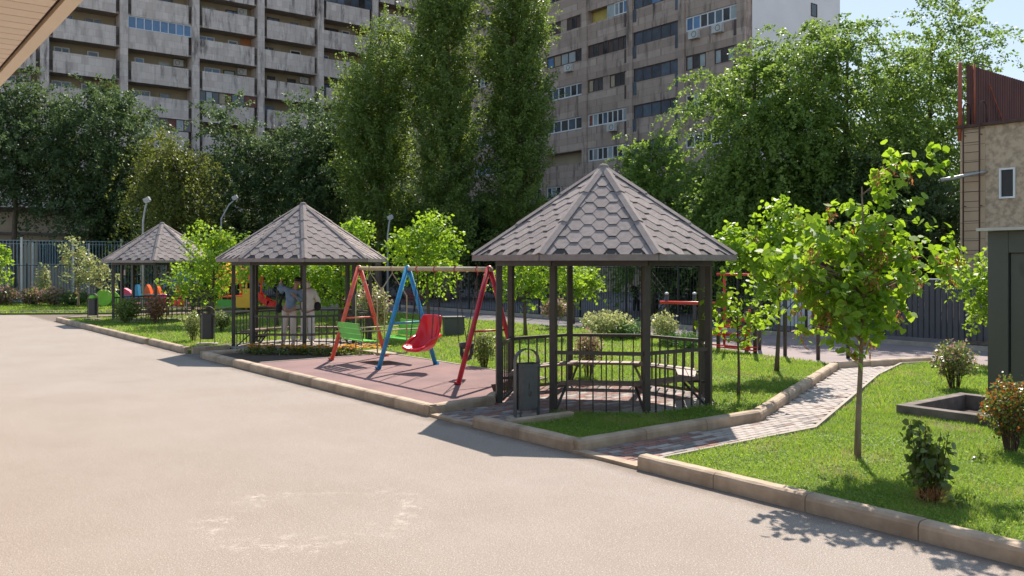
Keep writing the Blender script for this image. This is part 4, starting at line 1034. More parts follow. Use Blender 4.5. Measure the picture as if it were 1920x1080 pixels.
# ---- grey profiled fence, and black bar fence continuing from it (line v = 15.9)
VF = 15.9
mf = thing('metal_fence', W(3, VF, 0), 'dark grey profiled sheet fence with pale posts, left of the grey booth', 'fence')
px_post = [8.35, 3.08, .45, -2.2]
u = -4.6
while u < 8.2:
    if all(abs(u + .075 - p) > .11 for p in px_post):
        m = MB(); a, b = u + .004, u + .146
        c = [W(a, VF, 0), W(a + .02, VF - .028, 0), W(b - .02, VF - .028, 0), W(b, VF, 0)]
        pts = c + [p + VX * .012 for p in reversed(c)]
        m.add([p + Vector((0, 0, .22)) for p in pts] + [p + Vector((0, 0, 1.74)) for p in pts], [(0, 1, 6, 7), (1, 2, 5, 6), (2, 3, 4, 5), (15, 14, 9, 8), (14, 13, 10, 9), (13, 12, 11, 10)] + [(q, (q + 1) % 8, (q + 1) % 8 + 8, q + 8) for q in range(8)])
        m.build('sheet_panel', M['fencegrey'], mf)
    u += .15
for p in px_post: MB().ub(p - .055, p + .055, VF - .07, VF + .03, 0, 1.80).build('post', M['whitepost'], mf)
for z in (.5, 1.45): MB().ub(-4.6, 8.2, VF + .015, VF + .05, z, z + .04).build('rail', M['fencegrey'], mf)
MB().ub(-4.6, 8.3, VF - .06, VF + .06, 1.742, 1.775).build('cap_rail', M['whitepost'], mf)

def bar_fence(name, label, cat, P0, D, span, n, h, mat, postm, bar=.12, bw=.014, diamonds=(), postw=.06, ph=None, group=None, top2=False, pz=0):
    t = thing(name, P0, label, cat, group); ph = ph or h + .08
    for i in range(n + 1):
        MB().box(P0 + D * (span * i) + Vector((0, 0, ph / 2)), postw, postw, ph, math.atan2(D.y, D.x)).build('post', M[postm], t)
    for i in range(n):
        m = MB(); a = P0 + D * (span * i + postw / 2); L = span - postw
        for z in (.14, h - .02) + ((h * .62,) if top2 else ()): m.bar(a + Vector((0, 0, z)), a + D * L + Vector((0, 0, z)), .028)
        k = int(L / bar)
        for j in range(1, k): m.bar(a + D * (L * j / k) + Vector((0, 0, .12)), a + D * (L * j / k) + Vector((0, 0, h)), bw, bw)
        if i in diamonds:
            c = a + D * L / 2 + VX * 0 + Vector((0, 0, h * .52)); nn = Vector((-D.y, D.x, 0)) * -.03
            for rr in (.28, .55, .82):
                q = [c + nn + D * rr, c + nn + Vector((0, 0, rr * .95)), c + nn - D * rr, c + nn - Vector((0, 0, rr * .95))]
                for s in range(4): m.bar(q[s], q[(s + 1) % 4], .02)
        tag(m.build('fence_panel', M[mat], t), kind='stuff')
    return t
bar_fence('bar_fence', 'black vertical-bar fence with diamond ornaments, behind the big gazebo and the gymnastic bars', 'fence', W(8.5, VF), UX, 2.45, 13, 2.05, 'black', 'black', diamonds=(0, 2, 5, 8, 11))
bar_fence('bar_fence', 'low black bar fence between the hedge and the tall court fence', 'fence', W(45.6, -16), VX, 2.5, 15, 2.1, 'black', 'black', diamonds=(1, 5, 6, 8, 12), bar=.14)
bar_fence('court_fence', 'tall sports-court fence of thin teal bars on pale posts at far left', 'fence', W(47.3, -13.8), VX, 2.55, 13, 3.45, 'grille', 'whitepost', bar=.16, bw=.02, postw=.10, ph=3.6, top2=True)
bar_fence('court_fence', 'second row of tall pale bar fence just behind the first court fence', 'fence', W(48.9, -12.2), VX, 2.9, 8, 3.3, 'grille', 'whitepost', bar=.17, bw=.018, postw=.08, ph=3.35)
# light wall bits seen beyond the black bars
wl = thing('white_wall', W(9.8, 20.0), 'pale rendered low wall seen through the black bars behind the red gymnastic frame', 'wall')
MB().ub(8.6, 12.2, 19.6, 19.8, 0, 1.95).build('wall', M['gable'], wl)
for (a, b, z0, z1) in ((9.1, 9.7, 1.2, 1.6), (9.4, 9.9, .3, .9)): MB().ub(a, b, 19.55, 19.595, z0, z1).build('dark_panel', M['black'], wl)
ps = thing('maroon_board_wall', W(9.8, 22), 'maroon board wall above the white wall, behind the red gymnastic frame', 'wall')
MB().ub(8.4, 12.8, 21.6, 21.75, 0, 2.65).build('wall', M['maroon'], ps)

# ================================================================= CANOPY OVER THE VIEWER
cp = thing('entrance_canopy', W(2, -7.5, 3.95), 'beige slatted soffit of an entrance canopy at the top left corner', 'canopy')
ve = -5.28; HC = 4.0
sb_mesh = MB(); 
for i in range(78):
    u = -6 + .2 * i
    MB().hexa([W(u + .008, -9.98, HC), W(u + .008, ve - .13, HC), W(u + .19, ve - .13, HC), W(u + .19, -9.98, HC), W(u + .004, -9.98, HC + .02), W(u + .004, ve - .13, HC + .02), W(u + .194, ve - .13, HC + .02), W(u + .194, -9.98, HC + .02)]).build('soffit_board', M['soffit'], cp)
MB().ub(-6, 9.6, ve - .10, ve, HC - .02, HC + .02).build('edge_trim', M['soffit_edge'], cp)
MB().ub(-6, 9.6, -10, ve - .002, HC + .03, HC + .30).build('roof_slab', M['rust_dark'], cp)
ew = thing('entrance_wall', W(2, -10.2), 'plain beige wall carrying the entrance canopy beside the viewer', 'wall')
MB().ub(-8, 9.6, -10.4, -10.02, 0, 4.4).build('wall', M['tanwall'], ew)

# ================================================================= TREES
def sprays(rng, lobes, ns, per, slen, droop, sig, shell=0.55, upb=0.3):
    """returns leaf positions, outward directions, per-leaf tint and spray starts (relative to tree base)"""
    w = np.array([l[6] if len(l) > 6 else l[3] * l[4] * l[5] for l in lobes], float); w /= w.sum()
    idx = rng.choice(len(lobes), ns, p=w); Lb = np.array([l[:6] for l in lobes], float)[idx]
    d = nrm(rng.normal(size=(ns, 3))); r = shell + (1 - shell) * rng.random(ns) ** 0.7
    r = np.where(rng.random(ns) < 0.25, rng.random(ns) ** 0.5, r)
    out = d.copy()
    start = Lb[:, :3] + d * Lb[:, 3:6] * (r * 0.86)[:, None]
    dirn = nrm(out * 0.9 + np.array([0, 0, upb]) + rng.normal(size=(ns, 3)) * 0.35)
    ln = slen * (0.5 + rng.random(ns))
    t = rng.random((ns, per)) ** 0.8
    P = start[:, None, :] + dirn[:, None, :] * (t * ln[:, None])[..., None]
    P[..., 2] -= droop * (t ** 2) * ln[:, None]
    P += rng.normal(size=P.shape) * sig * (0.5 + (1 - t) * 0.8)[..., None]
    clump = rng.random(ns)[:, None]
    tint = np.clip(0.15 + 0.5 * clump + 0.35 * rng.random((ns, per)), 0, 1)
    O = np.repeat(dirn[:, None, :], per, axis=1)
    return P.reshape(-1, 3), O.reshape(-1, 3), tint.reshape(-1), start, dirn, ln
def tree(name, label, cat, base, lobes, ns, per, L, mat, seed, slen=1.0, droop=0.3, sig=0.12, trunk_r=0.12, trunk_h=None, lean=(0, 0), bark='bark', group=None,
         nlimb=26, round_leaf=False, aspect=0.62, shell=0.55, upb=0.3, seeds=0, up=0.6, limb_r=0.35, fork=None, trunk_top=0.9, minz=None):
    rng = np.random.default_rng(seed); base = Vector(base)
    t = thing(name, base, label, cat, group)
    zmax = max(l[2] + l[5] for l in lobes); trunk_h = trunk_h or zmax * trunk_top
    P, O, tint, st, dr, ln = sprays(rng, lobes, ns, per, slen, droop, sig, shell, upb)
    if minz is not None:
        k = P[:, 2] > minz; P, O, tint = P[k], O[k], tint[k]
    V = leaf_polys(P, O, L, rng, aspect, 0.5, round_leaf, up)
    nper = V.shape[1]
    me = raw_mesh('foliage', V, nper, M[mat], tint)
    ob = raw_obj('foliage', me, t)
    # trunk: gently crooked, tapering
    rr = random.Random(seed); cx, cy = 0.0, 0.0; pts = []; rad = []; n = 9
    for i in range(n + 1):
        f = i / n; z = trunk_h * f
        x = lean[0] * f + math.sin(f * 5 + seed) * trunk_h * 0.008; y = lean[1] * f + math.cos(f * 4 + seed) * trunk_h * 0.008
        pts.append(base + Vector((x, y, z - (0.05 if i == 0 else 0)))); rad.append(trunk_r * (1.25 if i == 0 else 1 - 0.8 * f))
    MB().tube(pts, rad, 10).build('trunk', M[bark], t, smooth=True)
    lm = MB()
    for q in range(min(nlimb, len(st))):
        s = Vector(st[q]) + base; zr = max(0.22 * trunk_h, min(s.z - base.z - (0.45 * math.hypot(s.x - base.x, s.y - base.y)), trunk_h * 0.97))
        f = zr / trunk_h; i = min(int(f * n), n - 1); a = pts[i].lerp(pts[i + 1], f * n - i)
        e = s + Vector(dr[q]) * ln[q] * 0.8 - Vector((0, 0, droop * ln[q] * .6))
        mid = a.lerp(s, .5) + Vector((rr.uniform(-.06, .06), rr.uniform(-.06, .06), rr.uniform(0, .08))) * (s - a).length
        r0 = trunk_r * limb_r * (1 - .6 * f)
        lm.tube([a, mid, s, e], [r0, r0 * .7, r0 * .45, r0 * .12], 6)
    if lm.v: lm.build('limbs', M[bark], t, smooth=True)
    if seeds:
        k = rng.choice(len(st), seeds, replace=False); Q = st[k] + dr[k] * (ln[k] * .75)[:, None] + np.array([0, -.04, -.07])
        Q = np.repeat(Q, 26, axis=0) + rng.normal(size=(seeds * 26, 3)) * np.array([.035, .035, .05])
        Vq = leaf_polys(Q, np.tile([0, 0, -1.0], (len(Q), 1)), .065, rng, .30, 1.5, False, 0.0)
        raw_obj('seed_pods', raw_mesh('seed_pods', Vq, 4, M['seed'], rng.random(len(Q))), t)
    return t
grpP = 'tall poplars behind the swings'
def poplar(label, px, Y, h, r, seed, ns, zlo=2.0, mat='leaf_poplar'):
    b = at(px, Y, 0); lob = []
    rr = random.Random(seed); z = zlo; 
    while z < h:
        f = (z - zlo) / (h - zlo); w = r * (0.75 + 0.5 * math.sin(min(1, f * 1.15) * math.pi * .75 + .35)) * (1 - max(0, f - .72) * 2.4)
        w = max(w, .35); lob.append((rr.uniform(-.3, .3) * r, rr.uniform(-.3, .3) * r, z + 1.0, w, w, 1.7)); z += 1.25
    return tree('poplar', label, 'poplar', b, lob, int(ns * .95), 46, .15, mat, seed, slen=1.25, droop=-.15, sig=.12, trunk_r=.22, nlimb=40, bark='bark_pale', group=grpP, shell=.45, upb=1.1)
poplar('shortest of the three poplars, with a bright broken top, just left of the tallest pair', 712, 50, 15.0, 1.7, 11, 1350, 2.5)
poplar('middle tall poplar with a thick column of foliage reaching past the top of the picture', 838, 49, 21.5, 1.4, 12, 1650)
poplar('right-hand tall poplar beside the brown apartment block', 968, 50, 21.5, 1.4, 13, 1650)
def blob(seed, n, R, H, z0, sq=1.0):
    r = random.Random(seed); out = [(0, 0, z0 + H * .5, R * .62, R * .62 * sq, H * .45)]
    for i in range(n):
        a = r.uniform(0, 6.28); f = r.random(); rad = R * r.uniform(.4, .75) * (1 - .55 * abs(f - .4))
        out.append((math.cos(a) * rad, math.sin(a) * rad * sq, z0 + H * (.12 + .78 * f), R * r.uniform(.28, .46), R * r.uniform(.28, .46), H * r.uniform(.12, .22)))
    return out
# elms on the right
grpE = 'feathery elms in front of the brown block'
tree('elm_tree', 'small yellow-green elm at the foot of the brown apartment block, left of the large elms', 'tree', at(1225, 38), blob(31, 8, 2.0, 6.2, 1.8), 560, 48, .14, 'leaf_elm', 31, 1.7, .6, .075, .14, group=grpE)
tree('elm_tree', 'large feathery elm in front of the pale gable wall', 'tree', at(1418, 33.5), blob(32, 11, 3.0, 8.6, 2.0), 1020, 58, .135, 'leaf_elm', 32, 2.1, .7, .075, .2, group=grpE)
tree('elm_tree', 'tall elm whose crown rises against the sky left of the rusty roof screen', 'tree', at(1590, 32.5), blob(33, 12, 2.9, 9.8, 2.2), 980, 58, .13, 'leaf_elm', 33, 2.1, .6, .075, .2, group=grpE)
tree('elm_tree', 'broad elm reaching to the corner of the beige stucco building, rightmost and against the sky', 'tree', at(1745, 34), blob(34, 12, 3.0, 9.9, 1.6), 860, 58, .13, 'leaf_elm', 34, 2.1, .5, .08, .2, group=grpE)
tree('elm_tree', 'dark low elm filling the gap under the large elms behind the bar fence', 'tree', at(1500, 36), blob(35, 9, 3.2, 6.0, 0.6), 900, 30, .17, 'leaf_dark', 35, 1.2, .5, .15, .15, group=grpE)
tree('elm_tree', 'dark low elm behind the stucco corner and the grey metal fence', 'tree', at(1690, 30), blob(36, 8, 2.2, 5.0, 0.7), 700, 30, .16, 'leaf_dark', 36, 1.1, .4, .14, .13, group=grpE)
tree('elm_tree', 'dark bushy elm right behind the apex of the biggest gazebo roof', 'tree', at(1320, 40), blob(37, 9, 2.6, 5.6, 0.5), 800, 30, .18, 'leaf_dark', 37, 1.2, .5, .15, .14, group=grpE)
# left dark trees
grpD = 'dark trees in front of the pale apartment block'
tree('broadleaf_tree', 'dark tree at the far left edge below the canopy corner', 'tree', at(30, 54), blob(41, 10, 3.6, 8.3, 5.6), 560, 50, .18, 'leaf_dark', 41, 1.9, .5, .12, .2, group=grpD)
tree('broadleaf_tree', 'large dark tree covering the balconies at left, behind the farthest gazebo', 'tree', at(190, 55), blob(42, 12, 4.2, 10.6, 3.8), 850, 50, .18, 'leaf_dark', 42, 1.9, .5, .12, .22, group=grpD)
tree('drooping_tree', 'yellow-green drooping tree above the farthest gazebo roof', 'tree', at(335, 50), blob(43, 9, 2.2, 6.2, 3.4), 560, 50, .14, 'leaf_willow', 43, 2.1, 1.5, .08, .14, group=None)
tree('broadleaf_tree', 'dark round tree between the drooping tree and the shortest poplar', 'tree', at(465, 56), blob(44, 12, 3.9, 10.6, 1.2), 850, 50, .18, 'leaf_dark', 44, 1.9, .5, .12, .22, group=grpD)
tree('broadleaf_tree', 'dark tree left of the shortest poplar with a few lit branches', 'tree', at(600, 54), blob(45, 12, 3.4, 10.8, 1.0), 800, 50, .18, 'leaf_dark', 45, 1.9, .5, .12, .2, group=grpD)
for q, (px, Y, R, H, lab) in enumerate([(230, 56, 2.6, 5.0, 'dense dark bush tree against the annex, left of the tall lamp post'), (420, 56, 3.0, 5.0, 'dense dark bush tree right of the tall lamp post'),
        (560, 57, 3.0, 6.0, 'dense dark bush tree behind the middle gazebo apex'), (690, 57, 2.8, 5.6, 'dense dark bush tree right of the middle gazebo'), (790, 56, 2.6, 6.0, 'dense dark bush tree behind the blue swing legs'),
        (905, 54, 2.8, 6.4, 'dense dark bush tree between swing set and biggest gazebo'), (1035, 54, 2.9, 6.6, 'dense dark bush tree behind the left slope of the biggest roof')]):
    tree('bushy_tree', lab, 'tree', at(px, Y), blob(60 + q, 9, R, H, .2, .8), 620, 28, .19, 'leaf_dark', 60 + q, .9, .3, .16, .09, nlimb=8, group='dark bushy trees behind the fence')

# young trees on the lawns (large pale green leaves)
grpY = 'young trees on the lawn'
zl = 0.075
tree('young_tree', 'young large-leaved tree with brown seed clusters, nearest, at right in front of the grey booth', 'tree', at(1612, 9.33, zl),
     [(-.38, .0, 2.02, .46, .40, .26, 3), (-.05, .05, 1.72, .46, .42, .34, 3.2), (-.18, .1, 2.38, .40, .35, .20, 2), (.34, .1, 2.02, .40, .36, .26, 2.4), (.74, .05, 2.12, .34, .30, .26, 1.7), (.22, 0, 2.62, .26, .24, .28, 1.2),
      (.30, .05, 3.02, .20, .16, .16, .7), (.70, .05, 3.16, .16, .14, .15, .6), (-.72, 0, 2.12, .22, .3, .20, 1.0), (-.28, -.05, 1.52, .42, .32, .22, 2.2), (.12, 0, 1.58, .25, .25, .18, .6)],
     230, 12, .082, 'leaf_young', 5, .26, .22, .045, .034, trunk_h=2.9, lean=(.04, .03), bark='bark_pale', group=grpY, nlimb=60, round_leaf=True, aspect=.60, shell=.35, upb=.1, seeds=40, up=1.0, limb_r=.55)
tree('young_tree', 'young tree with layered bright crown, second from the right, beside the gymnastic posts', 'tree', at(1457, 16.8, zl),
     [(-.15, 0, 2.2, .55, .5, .35, 2), (.2, 0, 2.55, .5, .45, .35, 2), (-.55, 0, 2.45, .45, .4, .25, 1.5), (.3, 0, 1.75, .45, .4, .25, 1.4), (-.9, 0, 2.35, .35, .35, .2, 1), (.1, 0, 2.95, .3, .3, .3, 1), (-.1, 0, 1.55, .25, .25, .2, .5)],
     210, 12, .090, 'leaf_young', 6, .32, .35, .07, .045, trunk_h=2.5, lean=(.05, 0), bark='bark', group=grpY, nlimb=40, round_leaf=True, shell=.3, up=1.0, seeds=10)
tree('young_tree', 'thin multi-stemmed sapling with few leaves, just right of the biggest gazebo', 'tree', at(1384, 13.7, zl),
     [(-.1, 0, 1.45, .36, .3, .30, 2), (.12, 0, 1.10, .34, .3, .28, 1.4), (-.3, 0, 1.62, .22, .2, .16, .7), (.3, 0, 1.3, .22, .2, .2, .5), (-.45, 0, 1.35, .2, .2, .15, .5)],
     44, 8, .080, 'leaf_young', 7, .25, .3, .06, .028, trunk_h=1.5, bark='bark', group=grpY, nlimb=22, round_leaf=True, shell=.3, up=1.0, limb_r=.6)
tree('young_tree', 'young tree with rounded bright crown behind the swing bar, between blue and red legs', 'tree', at(803, 25.5, zl),
     [(0, 0, 2.2, .85, .8, .55, 2), (-.35, 0, 2.7, .6, .55, .45, 1.4), (.3, 0, 2.9, .6, .5, .5, 1.4), (.1, 0, 1.7, .6, .6, .35, 1), (-.85, 0, 2.5, .35, .3, .3, .6), (.1, 0, 3.3, .3, .3, .2, .4)],
     240, 13, .11, 'leaf_young', 8, .4, .4, .09, .06, trunk_h=2.8, bark='bark', group=grpY, nlimb=30, shell=.3, up=.9, aspect=.75)
tree('young_tree', 'young spreading tree seen through the left half of the biggest gazebo', 'tree', at(985, 25.2, zl),
     [(0, 0, 1.75, .8, .7, .45, 2), (.6, 0, 1.9, .8, .6, .35, 1.6), (1.15, 0, 1.75, .6, .5, .3, 1), (-.5, 0, 1.6, .5, .5, .4, 1), (.1, 0, 1.3, .5, .5, .2, .7)],
     190, 13, .11, 'leaf_young', 9, .4, .4, .09, .06, trunk_h=1.9, bark='bark', group=grpY, nlimb=30, shell=.3, up=.9, aspect=.75)
tree('young_tree', 'young tree with full crown between the farthest and middle gazebos', 'tree', at(400, 30, zl),
     [(-.2, 0, 2.5, .8, .7, .6, 2), (.3, 0, 2.0, .8, .8, .6, 2), (-.6, 0, 1.7, .7, .7, .5, 1.6), (.7, 0, 2.9, .5, .4, .35, 1), (-.3, 0, 3.1, .6, .5, .3, 1), (-.2, 0, 1.2, .7, .6, .3, 1), (-1.0, 0, 1.5, .5, .5, .4, .8)],
     250, 14, .12, 'leaf_young', 10, .45, .4, .10, .07, trunk_h=2.8, bark='bark', group=grpY, nlimb=30, shell=.3, up=.9, aspect=.7, seeds=6)
tree('young_tree', 'pale-leaved young tree in front of the tall court fence, left of the farthest gazebo', 'tree', at(146, 41, zl),
     [(.1, 0, 2.2, .8, .7, .5, 2), (.8, 0, 1.7, .8, .7, .45, 1.8), (-.3, 0, 2.7, .5, .5, .5, 1), (.3, 0, 1.4, .8, .7, .35, 1.2), (1.2, 0, 1.4, .5, .5, .3, .8)],
     130, 13, .13, 'leaf_pale', 14, .45, .4, .10, .06, trunk_h=2.4, bark='bark_pale', group=grpY, nlimb=24, shell=.3, up=.9, aspect=.7, seeds=8)
tree('young_tree', 'pale young tree cut by the left edge of the picture', 'tree', at(-18, 39, zl),
     [(0, 0, 2.2, .7, .6, .3, 2), (.2, 0, 1.5, .6, .6, .2, 1.0), (0, 0, 2.7, .5, .5, .2, 1)],
     90, 13, .15, 'leaf_young', 15, .45, .4, .10, .06, trunk_h=2.3, bark='bark', group=grpY, nlimb=20, shell=.3, up=.9, aspect=.7)
tree('young_tree', 'young tree just beyond the left half of the middle gazebo, behind the people', 'tree', at(520, 29, zl),
     [(0.2, 0, 2.05, .9, .8, .35, 2), (-.7, 0, 2.0, .6, .6, .3, 1.0), (.9, 0, 1.9, .7, .6, .4, 1.3)],
     210, 13, .12, 'leaf_young', 16, .4, .4, .10, .06, trunk_h=2.0, bark='bark', group=grpY, nlimb=24, shell=.3, up=.9, aspect=.7)
tree('young_tree', 'young tree rising behind the right slope of the middle gazebo roof', 'tree', at(638, 29.5, zl),
     [(0, 0, 1.8, 1.0, .9, .5, 2), (.4, 0, 2.6, .5, .4, .5, 1.1), (.55, 0, 3.2, .35, .3, .3, .7), (-.4, 0, 1.4, .9, .8, .35, 1.2), (0, 0, 1.1, .9, .8, .3, 1)],
     270, 13, .12, 'leaf_young', 17, .4, .4, .10, .06, trunk_h=2.7, bark='bark', group=grpY, nlimb=24, shell=.3, up=.9, aspect=.7)
tree('young_tree', 'branchy young tree reaching out from behind the grey booth in front of the metal fence', 'tree', at(1875, 18.2, zl),
     [(-.3, 0, 1.95, .45, .4, .22, 1.6), (-.75, 0, 1.75, .35, .35, .12, 1), (-.4, 0, 1.35, .5, .4, .16, 1.4), (.2, 0, 1.7, .5, .5, .4, 2), (-.3, 0, 1.05, .35, .3, .12, .8)],
     170, 11, .10, 'leaf_young', 18, .32, .25, .06, .045, trunk_h=1.9, bark='bark', group=grpY, nlimb=30, shell=.3, up=1.0, aspect=.75)
tree('young_tree', 'young tree behind the red right swing legs, close to the gazebo railing', 'tree', at(1075, 31, zl),
     [(0, 0, 1.7, .8, .7, .5, 2), (.3, 0, 1.3, .7, .6, .4, 1.3)],
     150, 12, .12, 'leaf_young', 19, .4, .4, .09, .05, trunk_h=1.8, bark='bark', group=grpY, nlimb=20, shell=.3, up=.9, aspect=.75)

# ---- shrubs
def shrub(name, label, base, R, H, n, L, mat, seed, cat='shrub', group=None, stems=14, z0=.12, aspect=.6, up=.4, sig=.02, mat2=None, wild=.25):
    rng = np.random.default_rng(seed); base = Vector(base); t = thing(name, base, label, cat, group)
    d = nrm(rng.normal(size=(n, 3))); r = rng.random(n) ** .4
    r = r * (1 + wild * np.sin(d[:, 0] * 7 + seed) * np.cos(d[:, 1] * 6 + d[:, 2] * 5))
    P = d * r[:, None] * np.array([R, R, H * .5]) + np.array([0, 0, z0 + H * .5]); P = P[P[:, 2] > .03]
    squeeze = .72 + .28 * np.clip(P[:, 2] / (H * .55), 0, 1); P[:, 0] *= squeeze; P[:, 1] *= squeeze
    O = nrm(P - np.array([0, 0, z0 + H * .4])); tint = np.clip(.2 + .35 * np.clip(P[:, 2] / H, 0, 1) + .45 * rng.random(len(P)), 0, 1)
    V = leaf_polys(P, O, L, rng, aspect, .1, False, up)
    if mat2:
        me = raw_mesh('foliage', V, 4, [M[mat], M[mat2]], tint, (rng.random(len(P)) < .35).astype(int))
    else: me = raw_mesh('foliage', V, 4, M[mat], tint)
    raw_obj('foliage', me, t)
    m = MB(); rr = random.Random(seed)
    for i in range(stems):
        a = rr.uniform(0, 6.28); q = rr.uniform(.2, .7)
        e = base + Vector((math.cos(a) * R * q, math.sin(a) * R * q, z0 + H * rr.uniform(.5, .85)))
        s = base + Vector((math.cos(a) * R * .18, math.sin(a) * R * .18, -.02)); m.tube([s, s.lerp(e, .5) + Vector((0, 0, .03)), e], [.008, .006, .003], 5)
    m.build('stems', M['twig'], t)
    return t
shrub('trimmed_shrub', 'trimmed reddish-green shrub in front of the grey booth at the right edge', ground(1895, 848, zl), .29, .66, 2300, .042, 'leaf_shrub', 71, z0=.16, mat2='leaf_red', stems=34)
shrub('trimmed_shrub', 'round clipped shrub with reddish tips, left of the grey booth beyond the concrete pit', ground(1790, 729, zl), .34, .62, 2200, .05, 'leaf_shrub', 72, z0=.16, mat2='leaf_purple', stems=26)
shrub('trimmed_shrub', 'clipped yellow-green shrub behind the red swing leg, beside the biggest gazebo', ground(908, 690, zl), .28, .62, 1700, .05, 'leaf_shrub', 73, mat2='leaf_pale', stems=20)
shrub('trimmed_shrub', 'reddish shrub on thin stems seen through the railing of the biggest gazebo', ground(1103, 708, zl), .26, .62, 1300, .05, 'leaf_purple', 74, z0=.22, mat2='leaf_shrub', stems=18)
shrub('trimmed_shrub', 'clipped green shrub at the near corner of the farthest gazebo', ground(238, 607, zl), .42, .72, 1700, .08, 'leaf_shrub', 75, stems=10)
shrub('trimmed_shrub', 'reddish-brown shrub in front of the farthest gazebo railing', ground(292, 606, zl), .36, .85, 1400, .08, 'leaf_purple', 76, mat2='leaf_red', stems=10)
shrub('trimmed_shrub', 'loose yellow-green shrub directly left of the dark litter bin', ground(362, 640, zl), .26, .66, 1100, .06, 'leaf_pale', 77, mat2='leaf_shrub', stems=12)
shrub('trimmed_shrub', 'dense rounded shrub directly right of the dark litter bin', ground(415, 622, zl), .30, .50, 1500, .06, 'leaf_shrub', 78, mat2='leaf_pale', stems=10)
shrub('trimmed_shrub', 'rounded shrub on a bare stem behind the swings, left of the biggest gazebo middle posts', at(1040, 28, zl), .42, .62, 1300, .085, 'leaf_purple', 79, z0=.35, mat2='leaf_shrub', stems=10)
shrub('trimmed_shrub', 'tall purplish-green shrub right of the middle gazebo', at(700, 27, zl), .5, 1.25, 1900, .10, 'leaf_pale', 80, mat2='leaf_purple', stems=12)
shrub('variegated_shrub', 'pale variegated shrub on the lawn behind the biggest gazebo, left of the green juniper', at(1138, 24.5, zl), .72, .62, 2200, .085, 'leaf_pale', 81, stems=10)
shrub('variegated_shrub', 'pale upright shrub behind the right post of the biggest gazebo', at(1245, 22.5, zl), .35, .72, 900, .08, 'leaf_pale', 82, stems=8)
def juniper(label, base, R, H, seed):
    rng = np.random.default_rng(seed); base = Vector(base); t = thing('juniper', base, label, 'juniper')
    n = 150; a = rng.random(n) * 6.28; el = rng.random(n) * .9 + .12; ln = .6 + .4 * rng.random(n)
    d = np.stack([np.cos(a) * np.cos(el) * R, np.sin(a) * np.cos(el) * R, np.sin(el) * H], 1) * ln[:, None]
    tt = rng.random((n, 16)); P = d[:, None, :] * tt[..., None] + rng.normal(size=(n, 16, 3)) * .02; O = np.repeat(nrm(d)[:, None, :], 16, 1)
    V = leaf_polys(P.reshape(-1, 3), O.reshape(-1, 3) * 3, .11, rng, .22, -.3, False, .2)
    raw_obj('foliage', raw_mesh('foliage', V, 4, M['leaf_juniper'], rng.random(n * 16)), t)
juniper('bright green spreading juniper behind the biggest gazebo, right of the pale shrub', at(1178, 24.2, zl), .6, .75, 83)
juniper('low bright green juniper seen past the right posts of the biggest gazebo', at(1282, 21.8, zl), .75, .48, 84)
for q, (px, R, H) in enumerate([(8, .75, .95), (62, .62, .8), (100, .6, .85), (138, .7, .6), (-45, .7, .9)]):
    shrub('hedge_shrub', ['purplish hedge shrub at the left edge before the black fence', 'second purplish hedge shrub from the left edge', 'purplish hedge shrub below the first pale fence post pair', 'low dark hedge shrub left of the green-lidded bin', 'hedge shrub cut off by the left edge of the picture'][q],
          at(px, 43.5, 0.02), R, H, 1500, .12, 'leaf_purple' if q != 3 else 'leaf_dark', 90 + q, group='hedge shrubs along the black fence', mat2='leaf_shrub', stems=6)
shrub('shrub', 'small yellow-green bush standing by the second pale post of the court fence', at(80, 44.5, .02), .35, 2.0, 700, .13, 'leaf_pale', 98, stems=6)
# broad-leaved dark plant in the near lawn
rng = np.random.default_rng(55); pb = ground(1742, 944, zl)
pl = thing('lilac_shrub', pb, 'upright dark-leaved shrub with reddish dry stems, alone in the near right lawn', 'shrub')
P = []; O = []; m = MB(); rr = random.Random(9)
for i in range(26):
    a = rr.uniform(0, 6.28); q = rr.uniform(.03, .17); h = rr.uniform(.28, .68) if i > 2 else .7
    s = pb + Vector((math.cos(a) * .06, math.sin(a) * .06, -.02)); e = pb + Vector((math.cos(a) * q, math.sin(a) * q, h)); m.tube([s, s.lerp(e, .5), e], [.006, .005, .003], 5)
    for k in range(int(h * 34)):
        f = rr.uniform(.35, 1); c = s.lerp(e, f) - pb; P.append((c.x + rr.gauss(0, .025), c.y + rr.gauss(0, .025), c.z + rr.gauss(0, .015))); O.append((math.cos(a) + rr.gauss(0, .6), math.sin(a) + rr.gauss(0, .6), .1))
m.build('stems', M['twig'], pl)
V = leaf_polys(np.array(P), nrm(np.array(O)), .062, rng, .55, .5, True, .8)
raw_obj('foliage', raw_mesh('foliage', V, V.shape[1], M['leaf_shrub'], rng.random(len(P))), pl)
n = 220; Q = rng.normal(size=(n, 3)) * np.array([.06, .06, .0]) + np.array([.01, -.02, 0]); Q[:, 2] = rng.random(n) * .10
V = leaf_polys(Q, np.tile([0, 0, 1.0], (n, 1)) * 3, .13, rng, .06, -1, False, 0); raw_obj('dry_stalks', raw_mesh('dry_stalks', V, 4, M['seed'], rng.random(n)), pl)
for q, (px, py, s) in enumerate([(1800, 955, .12), (1838, 865, .1), (1700, 905, .09)]):
    b = ground(px, py, zl); n = 60
    Q = rng.normal(size=(n, 3)) * s * .5 * np.array([1, 1, .35]) + np.array([0, 0, s * .5]); Q[:, 2] = np.abs(Q[:, 2])
    t = thing('weed', b, ['dark leafy weed at the foot of the upright shrub', 'small leafy weed in the lawn left of the booth shrub', 'small leafy weed left of the upright shrub'][q], 'weed')
    V = leaf_polys(Q, nrm(Q), .05, rng, .5, .2, False, .8); raw_obj('leaves', raw_mesh('leaves', V, 4, M['leaf_shrub'], rng.random(n)), t)

